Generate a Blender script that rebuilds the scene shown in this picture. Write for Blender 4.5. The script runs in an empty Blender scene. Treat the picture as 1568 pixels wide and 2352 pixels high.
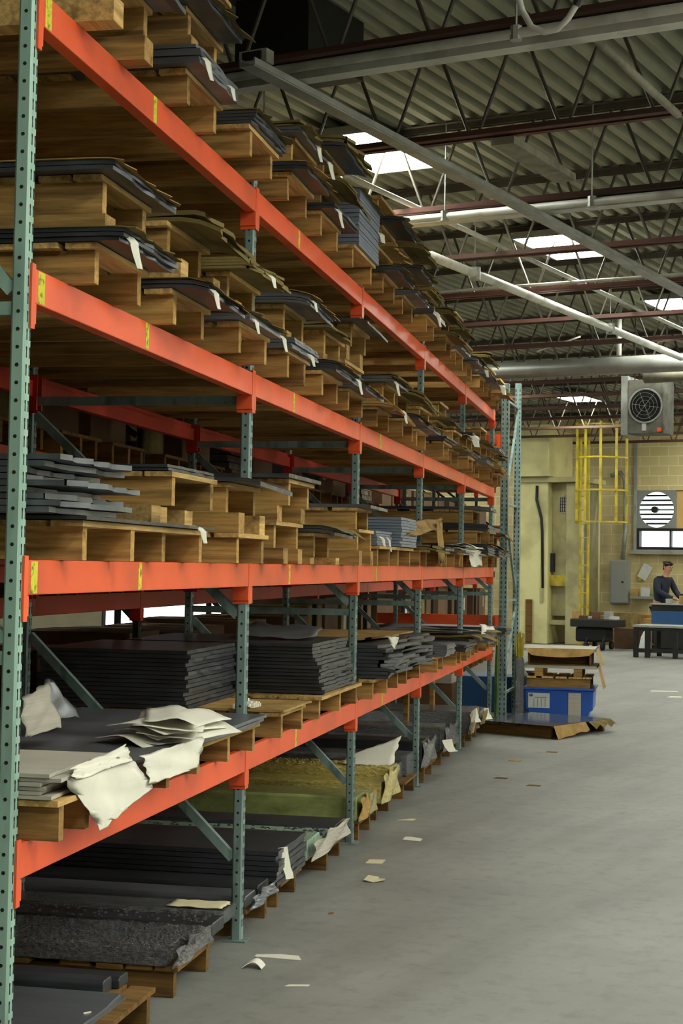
import bpy, math, random
from mathutils import Vector, Matrix
R = random.Random(11)
STK = []
SC = bpy.context.scene
COL = SC.collection

# ------------------------------------------------------------------ camera
F, ROLL = 3700.0, 0.0165                       # focal length in pixels of the 1568x2352 frame
HY = 1310 - ROLL * (1530 - 784)
TP = 0.05
CYP = HY - F * TP
PIT = math.atan(TP)
YAW = math.atan((1530 - 784) / F)
CAM = Vector((1.777, 0.0, 1.622))
fw = Vector((-math.sin(YAW) * math.cos(PIT), math.cos(YAW) * math.cos(PIT), math.sin(PIT)))
r0 = Vector((math.cos(YAW), math.sin(YAW), 0))
u0 = r0.cross(fw)
cR = r0 * math.cos(ROLL) + u0 * math.sin(ROLL)
cU = u0 * math.cos(ROLL) - r0 * math.sin(ROLL)
cam = bpy.data.cameras.new('camera')
cam.sensor_fit = 'VERTICAL'
cam.sensor_height = 36.0
cam.lens = F / 2352 * 36
cam.shift_y = (CYP - 1176) / 2352
cam.clip_end = 200
camo = bpy.data.objects.new('camera', cam)
COL.objects.link(camo)
m = Matrix.Identity(4)
for i in range(3):
    m[i][0], m[i][1], m[i][2], m[i][3] = cR[i], cU[i], -fw[i], CAM[i]
camo.matrix_world = m
SC.camera = camo

# ------------------------------------------------------------------ light, exposure
w = bpy.data.worlds.new('world')
SC.world = w
w.use_nodes = True
w.node_tree.nodes['Background'].inputs[0].default_value = (0.85, 0.93, 1.0, 1)
w.node_tree.nodes['Background'].inputs[1].default_value = 0.6
SC.view_settings.view_transform = 'Standard'
SC.view_settings.look = 'None'
SC.view_settings.gamma = 1.0
SC.view_settings.exposure = 0.22
SC.cycles.max_bounces = 6
SC.cycles.diffuse_bounces = 3
SC.cycles.glossy_bounces = 3
SC.cycles.caustics_reflective = False
SC.cycles.caustics_refractive = False
LAMP = 44.0                                    # radiance of the ceiling fixtures

# building axes: the building is turned 17.4 degrees against the rack
TH = math.radians(17.4)
B1 = Vector((math.sin(TH), math.cos(TH), 0))    # v, away from the camera
B2 = Vector((math.cos(TH), -math.sin(TH), 0))   # u, to the right
def UV(u, v, z=0.0): return B2 * u + B1 * v + Vector((0, 0, z))
BROT = -TH

# ------------------------------------------------------------------ materials
def lin(c): return tuple((x / 12.92 if x <= .04045 else ((x + .055) / 1.055) ** 2.4) for x in [v / 255 for v in c])
def mat(name, rgb, rough=.6, metal=0., vary=.25, scale=6., stretch=(1, 1, 1), bump=0., objvar=.12, spec=.5, coat=0., dark=None, dscale=3., damt=.5):
    M = bpy.data.materials.new(name); M.use_nodes = True
    nt = M.node_tree; N = nt.nodes; L = nt.links
    b = N['Principled BSDF']
    c = lin(rgb)
    tc = N.new('ShaderNodeTexCoord'); mp = N.new('ShaderNodeMapping'); mp.inputs['Scale'].default_value = stretch
    L.new(tc.outputs['Object'], mp.inputs[0])
    oi = N.new('ShaderNodeObjectInfo')
    add = N.new('ShaderNodeVectorMath'); add.operation = 'ADD'
    mul = N.new('ShaderNodeMath'); mul.operation = 'MULTIPLY'; mul.inputs[1].default_value = 37.
    L.new(oi.outputs['Random'], mul.inputs[0]); L.new(mp.outputs[0], add.inputs[0]); L.new(mul.outputs[0], add.inputs[1])
    no = N.new('ShaderNodeTexNoise'); no.inputs['Scale'].default_value = scale; no.inputs['Detail'].default_value = 5
    no.inputs['Roughness'].default_value = .65
    L.new(add.outputs[0], no.inputs['Vector'])
    rp = N.new('ShaderNodeValToRGB')
    lo = [max(0, x * (1 - vary)) for x in c]; hi = [min(1, x * (1 + vary)) for x in c]
    rp.color_ramp.elements[0].position = .3; rp.color_ramp.elements[0].color = (*lo, 1)
    rp.color_ramp.elements[1].position = .7; rp.color_ramp.elements[1].color = (*hi, 1)
    L.new(no.outputs['Fac'], rp.inputs[0])
    out = rp.outputs[0]
    if dark:
        n2 = N.new('ShaderNodeTexNoise'); n2.inputs['Scale'].default_value = dscale; n2.inputs['Detail'].default_value = 6
        L.new(add.outputs[0], n2.inputs['Vector'])
        r2 = N.new('ShaderNodeValToRGB'); r2.color_ramp.elements[0].position = .5; r2.color_ramp.elements[1].position = .68
        L.new(n2.outputs['Fac'], r2.inputs[0])
        sc = N.new('ShaderNodeMath'); sc.operation = 'MULTIPLY'; sc.inputs[1].default_value = damt
        L.new(r2.outputs[0], sc.inputs[0])
        mx = N.new('ShaderNodeMixRGB'); mx.inputs[2].default_value = (*lin(dark), 1)
        L.new(sc.outputs[0], mx.inputs[0]); L.new(out, mx.inputs[1]); out = mx.outputs[0]
    if objvar:
        hs = N.new('ShaderNodeHueSaturation')
        mr = N.new('ShaderNodeMapRange'); mr.inputs[3].default_value = 1 - objvar; mr.inputs[4].default_value = 1 + objvar
        L.new(oi.outputs['Random'], mr.inputs[0]); L.new(mr.outputs[0], hs.inputs['Value']); L.new(out, hs.inputs['Color'])
        out = hs.outputs[0]
    L.new(out, b.inputs['Base Color'])
    b.inputs['Roughness'].default_value = rough; b.inputs['Metallic'].default_value = metal
    b.inputs['Specular IOR Level'].default_value = spec
    b.inputs['Coat Weight'].default_value = coat; b.inputs['Coat Roughness'].default_value = .08
    if bump:
        bp = N.new('ShaderNodeBump'); bp.inputs['Strength'].default_value = bump; bp.inputs['Distance'].default_value = .01
        L.new(no.outputs['Fac'], bp.inputs['Height']); L.new(bp.outputs[0], b.inputs['Normal'])
        if coat: L.new(bp.outputs[0], b.inputs['Coat Normal'])
    return M
def emit(name, rgb, s):
    M = bpy.data.materials.new(name); M.use_nodes = True
    b = M.node_tree.nodes['Principled BSDF']
    b.inputs['Base Color'].default_value = (.8, .8, .8, 1)
    b.inputs['Emission Color'].default_value = (*lin(rgb), 1); b.inputs['Emission Strength'].default_value = s
    return M
WOOD = mat('pallet_wood', (176, 138, 80), .75, 0, .34, 5, (1, 14, 14), .15, .25, .3, dark=(74, 50, 26), dscale=1.6, damt=.7)
DECK = mat('deck_wood', (196, 160, 100), .75, 0, .34, 5, (14, 1, 14), .15, .25, .3, dark=(84, 58, 30), dscale=1.8, damt=.6)
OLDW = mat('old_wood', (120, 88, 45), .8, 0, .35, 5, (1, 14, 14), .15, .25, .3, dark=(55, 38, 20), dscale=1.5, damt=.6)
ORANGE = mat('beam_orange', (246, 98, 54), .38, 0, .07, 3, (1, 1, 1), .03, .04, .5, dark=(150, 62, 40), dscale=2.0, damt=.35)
ORDARK = mat('beam_red_shaded', (190, 52, 34), .45, 0, .1, 3, (1, 1, 1), .03, .05)  # darker copy of the beam orange; shade at the back put into its colour
TEAL = mat('upright_green', (160, 194, 178), .45, .1, .08, 9, (1, 1, .3), .03, .04, .5, dark=(92, 112, 104), dscale=7, damt=.5)
GREYG = mat('upright_greygreen', (128, 150, 146), .5, .2, .18, 12, (1, 1, .3), .05, .1, .5, dark=(62, 78, 78), dscale=16, damt=.7)
BLACK = mat('slot_black', (18, 18, 18), .8, 0, .1, 5, objvar=0)
STEEL = mat('dark_steel', (84, 86, 92), .34, .6, .25, 3, (1, 6, 12), .05, .25, .5)
STEELG = mat('grey_steel', (128, 131, 138), .38, .6, .2, 2, (.6, 3, 3), .04, .12, .5, dark=(70, 72, 78), dscale=1.5, damt=.5)
GREYBL = mat('bluegrey_sheet', (128, 136, 150), .5, .2, .1, 3, (1, 4, 18), .05, .06)
WRAP = mat('plastic_wrap', (104, 104, 108), .13, .75, .6, 40, (1, 1.5, 1.5), 2.2, .2, .7, coat=1.)
WRAPG = mat('gold_wrap', (212, 192, 104), .3, .25, .4, 30, (1, 2, 2), 1.4, .12, .7, coat=1.)
WRAPO = mat('olive_wrap', (160, 168, 104), .3, .0, .35, 9, (1, 2, 2), .5, .1, .6, coat=.8)
WRAPT = mat('teal_wrap', (164, 190, 168), .35, .0, .35, 16, (1, 2, 2), .5, .1, .6, coat=.6)
CARD = mat('cardboard', (172, 138, 84), .85, 0, .25, 9, (1, 1, 1), .2, .15, .2, dark=(105, 82, 48), dscale=4, damt=.5)
CARDO = mat('olive_board', (124, 108, 66), .85, 0, .3, 12, (1, 1, 1), .3, .2, .2, dark=(70, 58, 34), dscale=6, damt=.6)
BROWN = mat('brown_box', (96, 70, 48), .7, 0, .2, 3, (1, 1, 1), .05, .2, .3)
PAPER = mat('white_paper', (232, 228, 214), .8, 0, .06, 5, (1, 1, 1), .2, .04, .2)
PAPERG = mat('grey_paper', (178, 172, 160), .8, 0, .12, 4, (.6, 1, 22), .1, .06, .2)
STICK = mat('yellow_sticker', (222, 214, 52), .6, 0, .1, 20, objvar=.05, dark=(60, 60, 20), dscale=60, damt=.8)
DKMET = mat('dark_metal', (40, 40, 38), .55, .3, .3, 6, objvar=.15)
PRIMER = mat('red_primer', (104, 70, 62), .7, .1, .25, 3, (.3, 4, 4), .05, .1, .3, dark=(70, 64, 58), dscale=1.6, damt=.8)
WEB = mat('web_steel', (84, 78, 68), .6, .2, .3, 4, objvar=.1)
GALV = mat('galvanised', (168, 170, 164), .45, .4, .15, 5, objvar=.06, dark=(110, 110, 104), dscale=3, damt=.5)
WHITEP = mat('white_painted_pipe', (205, 205, 196), .45, 0, .1, 5, objvar=.05, dark=(130, 126, 112), dscale=4, damt=.5)
DUSTD = mat('sooty_metal', (104, 102, 92), .7, .1, .25, 8, objvar=.1, dark=(48, 46, 40), dscale=5, damt=.8)
DUST = mat('dusty_metal', (140, 136, 118), .7, .1, .25, 8, objvar=.1, dark=(80, 76, 66), dscale=6, damt=.6)
CREAM = mat('machine_cream', (218, 210, 152), .5, 0, .06, 2, objvar=.02, dark=(140, 128, 84), dscale=1.2, damt=.5)
CREAMD = mat('machine_dark_cream', (178, 168, 122), .6, 0, .12, 2, objvar=.02, dark=(92, 84, 58), dscale=1.2, damt=.7)  # darker, blotchier cream for the recessed side, ledge and fittings
YELLOW = mat('safety_yellow', (190, 168, 40), .5, 0, .2, 6, objvar=.04, dark=(110, 98, 40), dscale=5, damt=.6)
BLUE = mat('blue_plastic', (40, 84, 170), .35, 0, .12, 3, objvar=.02)
BLUED = mat('blue_paint', (44, 84, 132), .45, 0, .1, 3, objvar=.02)
CABG = mat('cabinet_grey', (140, 142, 138), .5, 0, .05, 2, objvar=.02)
NAVY = mat('navy_cloth', (28, 33, 48), .9, 0, .2, 8, objvar=0)
SKIN = mat('skin', (176, 124, 96), .6, 0, .06, 8, objvar=0)
HAIR = mat('hair', (40, 32, 28), .8, 0, .2, 20, objvar=0)
PLY = mat('plywood', (214, 176, 110), .7, 0, .08, 3, (4, 1, 1), objvar=0)
LIGHTM = emit('lamp_diffuser', (251, 255, 240), LAMP)
DAY = emit('daylight_pane', (236, 248, 255), 2.2)
GLOSSM = mat('glossy_sheet', (92, 100, 114), .12, .3, .12, 2, objvar=0)
CREAMP = mat('cream_scrap', (218, 206, 168), .8, 0, .1, 6, objvar=.06)
LABEL = mat('paper_label', (196, 198, 196), .7, 0, .08, 8, objvar=.02)
INK = mat('label_ink', (92, 92, 94), .7, 0, .05, 8, objvar=0)
GREENL = mat('green_part', (110, 150, 74), .6, 0, .3, 10, objvar=.05)

# ------------------------------------------------------------------ mesh helpers
class MB:
    def __init__(s): s.v = []; s.f = []
    def box(s, x0, x1, y0, y1, z0, z1, M=None):
        n = len(s.v)
        P = [(x0, y0, z0), (x1, y0, z0), (x1, y1, z0), (x0, y1, z0), (x0, y0, z1), (x1, y0, z1), (x1, y1, z1), (x0, y1, z1)]
        if M: P = [tuple(M @ Vector(p)) for p in P]
        s.v += P
        s.f += [tuple(n + i for i in q) for q in ((0, 3, 2, 1), (4, 5, 6, 7), (0, 1, 5, 4), (1, 2, 6, 5), (2, 3, 7, 6), (3, 0, 4, 7))]
        return s
    def prism(s, prof, a, b, axis='x'):       # profile in the two other axes, extruded along axis
        n = len(s.v); k = len(prof)
        for t in (a, b):
            for (p, q) in prof:
                s.v.append({'x': (t, p, q), 'y': (p, t, q), 'z': (p, q, t)}[axis])
        s.f.append(tuple(n + i for i in range(k))[::-1]); s.f.append(tuple(n + k + i for i in range(k)))
        for i in range(k):
            j = (i + 1) % k
            s.f.append((n + i, n + j, n + k + j, n + k + i))
        return s
    def tube(s, pts, r, n=8, cap=True, sx=1., sy=1.):
        pts = [Vector(p) for p in pts]
        rs = r if isinstance(r, (list, tuple)) else [r] * len(pts)
        base = len(s.v); up = None
        for i, p in enumerate(pts):
            d = (pts[min(i + 1, len(pts) - 1)] - pts[max(i - 1, 0)]).normalized()
            if up is None:
                up = Vector((0, 0, 1)) if abs(d.z) < .9 else Vector((1, 0, 0))
            a = d.cross(up).normalized(); b = a.cross(d).normalized(); up = b
            for j in range(n):
                t = 2 * math.pi * (j + .5) / n
                s.v.append(tuple(p + a * (math.cos(t) * rs[i] * sx) + b * (math.sin(t) * rs[i] * sy)))
        for i in range(len(pts) - 1):
            for j in range(n):
                k = (j + 1) % n
                s.f.append((base + i * n + j, base + i * n + k, base + (i + 1) * n + k, base + (i + 1) * n + j))
        if cap:
            s.f.append(tuple(base + j for j in range(n))[::-1])
            e = base + (len(pts) - 1) * n
            s.f.append(tuple(e + j for j in range(n)))
        return s
    def sheet(s, fx, nx, ny, th):              # thick sheet from fx(i/nx, j/ny) -> top point
        n = len(s.v)
        for i in range(nx + 1):
            for j in range(ny + 1):
                s.v.append(tuple(fx(i / nx, j / ny)))
        k = len(s.v) - n
        for q in range(k):
            x, y, z = s.v[n + q]; s.v.append((x, y, z - th))
        W = ny + 1
        for i in range(nx):
            for j in range(ny):
                a = n + i * W + j
                s.f.append((a, a + W, a + W + 1, a + 1)); s.f.append((a + k, a + k + 1, a + k + W + 1, a + k + W))
        def side(l):
            for a, b in zip(l, l[1:]): s.f.append((n + a, n + b, n + b + k, n + a + k))
        side([j for j in range(W)]); side([nx * W + j for j in range(W)][::-1])
        side([i * W for i in range(nx + 1)][::-1]); side([i * W + ny for i in range(nx + 1)])
        return s
    def mesh(s, name):
        me = bpy.data.meshes.new(name); me.from_pydata(s.v, [], s.f); me.update()
        return me
    def obj(s, name, mt, parent=None, loc=None, smooth=False, bevel=0):
        me = s.mesh(name); me.materials.append(mt)
        if smooth:
            for p in me.polygons: p.use_smooth = True
        o = bpy.data.objects.new(name, me); COL.objects.link(o)
        if parent: o.parent = parent
        if loc is not None: o.location = loc
        if bevel:
            b = o.modifiers.new('bevel', 'BEVEL'); b.width = bevel; b.segments = 2; b.limit_method = 'ANGLE'
        return o
def tag(o, label, cat, group=None, kind=None):
    o['label'] = label; o['category'] = cat
    if group: o['group'] = group
    return o
def thing(name, label, cat, loc=(0, 0, 0), rz=0., group=None):
    o = bpy.data.objects.new(name, None); COL.objects.link(o); o.empty_display_size = .1
    o.location = loc; o.rotation_euler = (0, 0, rz)
    return tag(o, label, cat, group)
def struct(o): o['kind'] = 'structure'; return o
def copy_tree(src, loc, label, rz=None, group=None):
    r = src.copy(); COL.objects.link(r); r.location = loc
    if rz is not None: r.rotation_euler = (0, 0, rz)
    r['label'] = label
    if group: r['group'] = group
    for ch in list(src.children):
        c = ch.copy(); COL.objects.link(c); c.parent = r
        for g in list(ch.children):
            d = g.copy(); COL.objects.link(d); d.parent = c
    return r

# ------------------------------------------------------------------ setting
def floor_mat():
    M = bpy.data.materials.new('concrete_floor'); M.use_nodes = True
    nt = M.node_tree; N = nt.nodes; L = nt.links; b = N['Principled BSDF']
    tc = N.new('ShaderNodeTexCoord')
    n1 = N.new('ShaderNodeTexNoise'); n1.inputs['Scale'].default_value = .9; n1.inputs['Detail'].default_value = 8; n1.inputs['Roughness'].default_value = .6
    n2 = N.new('ShaderNodeTexNoise'); n2.inputs['Scale'].default_value = 9; n2.inputs['Detail'].default_value = 8; n2.inputs['Roughness'].default_value = .7
    L.new(tc.outputs['Object'], n1.inputs['Vector']); L.new(tc.outputs['Object'], n2.inputs['Vector'])
    r1 = N.new('ShaderNodeValToRGB')
    r1.color_ramp.elements[0].position = .32; r1.color_ramp.elements[0].color = (*lin((126, 126, 122)), 1)
    r1.color_ramp.elements[1].position = .68; r1.color_ramp.elements[1].color = (*lin((152, 152, 147)), 1)
    L.new(n1.outputs['Fac'], r1.inputs[0])
    r2 = N.new('ShaderNodeValToRGB')
    r2.color_ramp.elements[0].position = .28; r2.color_ramp.elements[0].color = (.62, .62, .60, 1)
    r2.color_ramp.elements[1].position = .5; r2.color_ramp.elements[1].color = (1, 1, 1, 1)
    L.new(n2.outputs['Fac'], r2.inputs[0])
    mx = N.new('ShaderNodeMixRGB'); mx.blend_type = 'MULTIPLY'; mx.inputs[0].default_value = .75
    L.new(r1.outputs[0], mx.inputs[1]); L.new(r2.outputs[0], mx.inputs[2])
    # slow tyre scuffs along the aisle
    mp = N.new('ShaderNodeMapping'); mp.inputs['Scale'].default_value = (3.2, .25, 1); mp.inputs['Rotation'].default_value = (0, 0, .1)
    L.new(tc.outputs['Object'], mp.inputs[0])
    n3 = N.new('ShaderNodeTexNoise'); n3.inputs['Scale'].default_value = 1.1; n3.inputs['Detail'].default_value = 5
    L.new(mp.outputs[0], n3.inputs['Vector'])
    r3 = N.new('ShaderNodeValToRGB'); r3.color_ramp.elements[0].position = .36; r3.color_ramp.elements[0].color = (.72, .72, .71, 1)
    r3.color_ramp.elements[1].position = .52
    L.new(n3.outputs['Fac'], r3.inputs[0])
    m2 = N.new('ShaderNodeMixRGB'); m2.blend_type = 'MULTIPLY'; m2.inputs[0].default_value = .5
    L.new(mx.outputs[0], m2.inputs[1]); L.new(r3.outputs[0], m2.inputs[2])
    L.new(m2.outputs[0], b.inputs['Base Color'])
    rr = N.new('ShaderNodeMapRange'); rr.inputs[3].default_value = .38; rr.inputs[4].default_value = .62
    L.new(n1.outputs['Fac'], rr.inputs[0]); L.new(rr.outputs[0], b.inputs['Roughness'])
    return M
def brick_mat():
    M = bpy.data.materials.new('block_wall'); M.use_nodes = True
    nt = M.node_tree; N = nt.nodes; L = nt.links; b = N['Principled BSDF']
    tc = N.new('ShaderNodeTexCoord'); sep = N.new('ShaderNodeSeparateXYZ'); cmb = N.new('ShaderNodeCombineXYZ')
    L.new(tc.outputs['Object'], sep.inputs[0]); L.new(sep.outputs['X'], cmb.inputs['X']); L.new(sep.outputs['Z'], cmb.inputs['Y'])
    br = N.new('ShaderNodeTexBrick'); br.inputs['Scale'].default_value = 1.
    br.inputs['Brick Width'].default_value = .44; br.inputs['Row Height'].default_value = .22; br.inputs['Mortar Size'].default_value = .010
    br.inputs['Color1'].default_value = (*lin((214, 196, 142)), 1); br.inputs['Color2'].default_value = (*lin((222, 206, 152)), 1)
    br.inputs['Mortar'].default_value = (*lin((238, 228, 188)), 1)
    L.new(cmb.outputs[0], br.inputs['Vector'])
    no = N.new('ShaderNodeTexNoise'); no.inputs['Scale'].default_value = 2.2; no.inputs['Detail'].default_value = 7
    L.new(tc.outputs['Object'], no.inputs['Vector'])
    # grime: the lower three metres of the wall are dirty
    mr = N.new('ShaderNodeMapRange'); mr.inputs[1].default_value = 3.5; mr.inputs[2].default_value = 2.2
    L.new(sep.outputs['Z'], mr.inputs[0])
    r = N.new('ShaderNodeMapRange'); r.inputs[1].default_value = .3; r.inputs[2].default_value = .7; r.inputs[3].default_value = .25; r.inputs[4].default_value = .75
    L.new(no.outputs['Fac'], r.inputs[0])
    mu = N.new('ShaderNodeMath'); mu.operation = 'MULTIPLY'; L.new(mr.outputs[0], mu.inputs[0]); L.new(r.outputs[0], mu.inputs[1])
    mx = N.new('ShaderNodeMixRGB'); mx.inputs[2].default_value = (*lin((140, 126, 90)), 1)
    L.new(mu.outputs[0], mx.inputs[0]); L.new(br.outputs['Color'], mx.inputs[1])
    L.new(mx.outputs[0], b.inputs['Base Color']); b.inputs['Roughness'].default_value = .8
    bp = N.new('ShaderNodeBump'); bp.inputs['Strength'].default_value = .3; bp.inputs['Distance'].default_value = .01; bp.invert = True
    L.new(br.outputs['Fac'], bp.inputs['Height']); L.new(bp.outputs[0], b.inputs['Normal'])
    return M
DECKM = mat('roof_deck', (158, 158, 138), .8, .1, .1, 3, (4, .5, 1), 0, 0, .2, dark=(120, 118, 104), dscale=2, damt=.5)
WALLP = mat('pale_wall', (206, 204, 192), .9, 0, .06, 2, objvar=0)
WALLD = mat('dark_wall', (112, 104, 84), .9, 0, .1, 2, objvar=0)
U0, U1, V0, V1, ZD = -17.0, 9.0, -5.0, 35.9, 5.10
def rot(o, loc=(0, 0, 0)):
    o.location = loc; o.rotation_euler = (0, 0, BROT); return o
rot(struct(MB().box(U0, U1, V0, V1, -.2, 0).obj('floor', floor_mat())))
# corrugated steel deck, ribs along v
mb = MB(); pitch, dep = .152, .085
prof = []; u = U0
while u < U1:
    prof += [(u, ZD), (u + .066, ZD), (u + .078, ZD + dep), (u + .140, ZD + dep)]
    u += pitch
n = len(prof)
for v in (V0, V1):
    mb.v += [(p, v, z) for p, z in prof]
mb.f += [(i, i + 1, n + i + 1, n + i) for i in range(n - 1)]
rot(struct(mb.obj('ceiling', DECKM)))
WV = 35.6                                       # inner face of the back wall
WU0, WU1, WZ0, WZ1 = -9.98, -6.2, 1.98, 3.42    # wall opening holding fan, board and window
mb = MB()
for a in ((U0, WU0, 0, ZD), (WU1, U1, 0, ZD), (WU0, WU1, 0, WZ0), (WU0, WU1, WZ1, ZD)):
    mb.box(a[0], a[1], WV, WV + .25, a[2], a[3])
rot(struct(mb.obj('wall_back', brick_mat())))
mb = MB().box(U0 - .2, U0, V0, 25.2, 0, ZD + .1).box(U0 - .2, U0, 29.6, V1, 0, ZD + .1).box(U0 - .2, U0, 25.2, 29.6, 2.3, ZD + .1)
rot(struct(mb.obj('wall_left', WALLD)))
rot(struct(MB().box(U1, U1 + .2, V0, V1, 0, ZD + .1).obj('wall_right', WALLP)))
rot(struct(MB().box(U0, U1, V0 - .2, V0, 0, ZD + .1).obj('wall_front', WALLD)))
d = rot(struct(MB().box(U0 - .18, U0 - .12, 25.2, 29.6, 0, 2.3).obj('door_1', DAY)))
fr = MB().box(U0 - .11, U0 + .02, 25.2, 25.3, 0, 2.3).box(U0 - .11, U0 + .02, 29.5, 29.6, 0, 2.3).box(U0 - .11, U0 + .02, 25.3, 29.5, 2.2, 2.3)
fr.obj('door_frame', DKMET, d)
# back window: low strip of daylight under a fan panel and a plywood board
wn = rot(struct(MB().box(WU0, WU1, WV + .16, WV + .2, WZ0 + .05, 2.52).obj('window_1', DAY)))
fm = MB().box(WU0, WU1, WV - .02, WV + .16, 2.50, 2.56).box(WU0, WU1, WV - .02, WV + .16, 2.08, 2.14).box(WU0, WU0 + .08, WV - .02, WV + .16, 2.14, 2.50)
for u in (-9.20, -8.46, -7.7): fm.box(u - .015, u + .015, WV + .02, WV + .16, 2.14, 2.50)
fm.obj('window_frame', DKMET, wn)
MB().box(WU0 - .1, WU1, WV - .14, WV + .15, 1.98, 2.08).obj('window_sill', GALV, wn)
pl = rot(struct(MB().box(-9.06, WU1, WV + .05, WV + .09, 2.56, WZ1).obj('trim_1', PLY)))

# ------------------------------------------------------------------ ceiling lights
def make_light():
    t = thing('ceiling_light', 'x', 'ceiling light')
    MB().box(-.305, .305, -.61, .61, .012, .06).obj('housing', GALV, t, bevel=.004)
    f = MB().box(-.32, -.295, -.62, .62, -.01, .03).box(.295, .32, -.62, .62, -.01, .03).box(-.295, .295, -.62, -.6, -.01, .03).box(-.295, .295, .6, .62, -.01, .03)
    f.obj('frame', GALV, t)
    MB().box(-.295, .295, -.6, .6, 0, .01).obj('diffuser', LIGHTM, t)
    mb = MB()
    for y in (-.5, .5): mb.tube([(0, y, .06), (0, y, ZD - 4.95 - .02)], .006, 6)
    mb.obj('hanger', WEB, t)
    return t
proto = None
names = {(-4.3, 11.9): 'glowing ceiling panel light above the rack, largest and nearest of the visible row',
         (-4.3, 16.1): 'glowing ceiling panel light beyond the second roof bay, second of the row',
         (-4.3, 20.2): 'glowing ceiling panel light cut by the right photo edge, third of the row',
         (-9.4, 30.2): 'far glowing ceiling panel light seen flat above the end rack frame'}
for u in (-14.5, -9.4, -4.3, 2.2, 4.6, 7.2):  # aisle-side rows are unseen, added to brighten the rack front
    for v in (-.4, 3.7, 7.8, 11.9, 16.1, 20.2, 24.3, 28.4 if u != -9.4 else 30.2, 32.5):
        if (u, v) in ((-9.4, 32.5), (-4.3, 7.8)) or (u < 0 and v < 7) or (v < 0 and u > 3): continue
        lab = names.get((u, v), 'unseen extra ceiling panel light hanging out of view under the roof deck')
        if (u, v) == (-4.3, 7.8): lab = names[(-4.3, 11.9)]
        g = None if (u, v) in names else 'panel lights hanging elsewhere under the roof'
        p = UV(u, v, 4.95)
        if proto is None:
            proto = make_light(); proto.location = p; proto.rotation_euler = (0, 0, BROT); proto['label'] = lab
            if g: proto['group'] = g
        else:
            o = copy_tree(proto, p, lab, BROT, g)
            if not g and 'group' in o: del o['group']
            if (u, v) == (-9.4, 30.2): pass

copy_tree(proto, UV(-7.3, 34.0, 4.8), 'glowing panel light near the back wall, just out of view', BROT, 'panel lights hanging elsewhere under the roof')

# ------------------------------------------------------------------ roof joists
ORD = ['nearest', 'second', 'third', 'fourth', 'fifth', 'sixth', 'seventh', 'eighth', 'ninth', 'tenth', 'eleventh', 'twelfth', 'thirteenth', 'fourteenth', 'fifteenth', 'sixteenth']
def make_joist():
    t = thing('roof_joist', 'x', 'roof joist', group='open web roof joists')
    zb, zt = 4.40, ZD - .012
    L0, L1 = U0 + .05, U1 - .05
    def ang(z, s):
        m_ = MB()
        for q in (-1, 1):
            y = q * .02
            m_.box(L0, L1, min(y, y + q * .006), max(y, y + q * .006), z, z + s * .05) if s > 0 else m_.box(L0, L1, min(y, y + q * .006), max(y, y + q * .006), z - .05, z)
            m_.box(L0, L1, min(y, y + q * .055), max(y, y + q * .055), z - .006 if s < 0 else z, z if s < 0 else z + .006)
        return m_
    ang(zb, 1).obj('bottom_chord', PRIMER, t)
    ang(zt, -1).obj('top_chord', WEB, t)
    pts = []; u = L0 + .1; k = 0
    while u < L1 - .1:
        pts += [(u, 0, zb + .025), (u + .06, 0, zb + .025), (u + .31, 0, zt - .03), (u + .37, 0, zt - .03)]
        u += .62
    MB().tube(pts, .013, 6).obj('web', WEB, t)
    return t
j0 = None
for k in range(16):
    v = 6.22 + 1.88 * k
    lab = 'open web steel roof joist across the ceiling, %s from the camera' % ORD[k]
    if j0 is None:
        j0 = make_joist(); rot(j0, UV(0, v)); j0['label'] = lab
    else: copy_tree(j0, UV(0, v), lab, BROT)

# ------------------------------------------------------------------ pipes and conduits overhead
def pipe(name, label, cat, pts, r, mt, n=10, clamps=None):
    pts = [UV(*p) for p in pts]
    base = pts[0].copy()
    t = thing(name, label, cat, base)
    MB().tube([p - base for p in pts], r, n).obj('pipe_run', mt, t, smooth=True)
    if clamps:
        for c in clamps:
            p = UV(*c) - base
            h_ = MB().tube([p + Vector((0, 0, -r * 1.4)), p + Vector((0, 0, r * 1.4))], r * 1.25, 8).obj('clamp', GALV, t)
            MB().tube([p + Vector((0, 0, r * 1.3)), Vector((p.x, p.y, ZD - .03 - base.z))], .006, 5).obj('hanger_rod', GALV, h_)
    return t
pipe('sprinkler_pipe', 'thick white sprinkler main running away under the joists', 'pipe', [(-4.3, 8.25, 4.30), (-4.3, 20.25, 4.30)], .042, WHITEP, 12, [(-4.3, v, 4.30) for v in (10.2, 13.9, 17.6)])
pipe('conduit', 'slim white conduit running beside the sprinkler main above the chords', 'pipe', [(-4.02, 8.0, 4.52), (-4.02, 23.5, 4.52)], .022, WHITEP)
pipe('conduit', 'white conduit pipe under the nearest visible joist chord', 'pipe', [(-8, 8.02, 4.34), (6, 8.02, 4.34)], .026, WHITEP, 10, [(u, 8.02, 4.34) for u in (-3.3, -1.45, -.3)])
pipe('conduit', 'dusty diagonal pipe between the first two visible joists', 'pipe', [(-1.12, 8.25, 4.34), (-1.15, 9.8, 4.34)], .024, DUST)
pipe('conduit', 'white conduit under the third joist, left end glaring beside the far pallets', 'pipe', [(-4.2, 11.76, 4.34), (4, 11.76, 4.34)], .028, WHITEP, 10, [(u, 11.76, 4.34) for u in (-3.6, -2.4)])
pipe('conduit', 'slim conduit on top of the sixth joist chord', 'pipe', [(-7.5, 15.56, 4.47), (4, 15.56, 4.47)], .016, WHITEP)
pipe('drop_pipe', 'pale vertical pipe dropping from roof to round duct', 'pipe', [(-5.2, 20.5, 5.05), (-5.2, 20.5, 4.4)], .045, WHITEP, 4)
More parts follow.
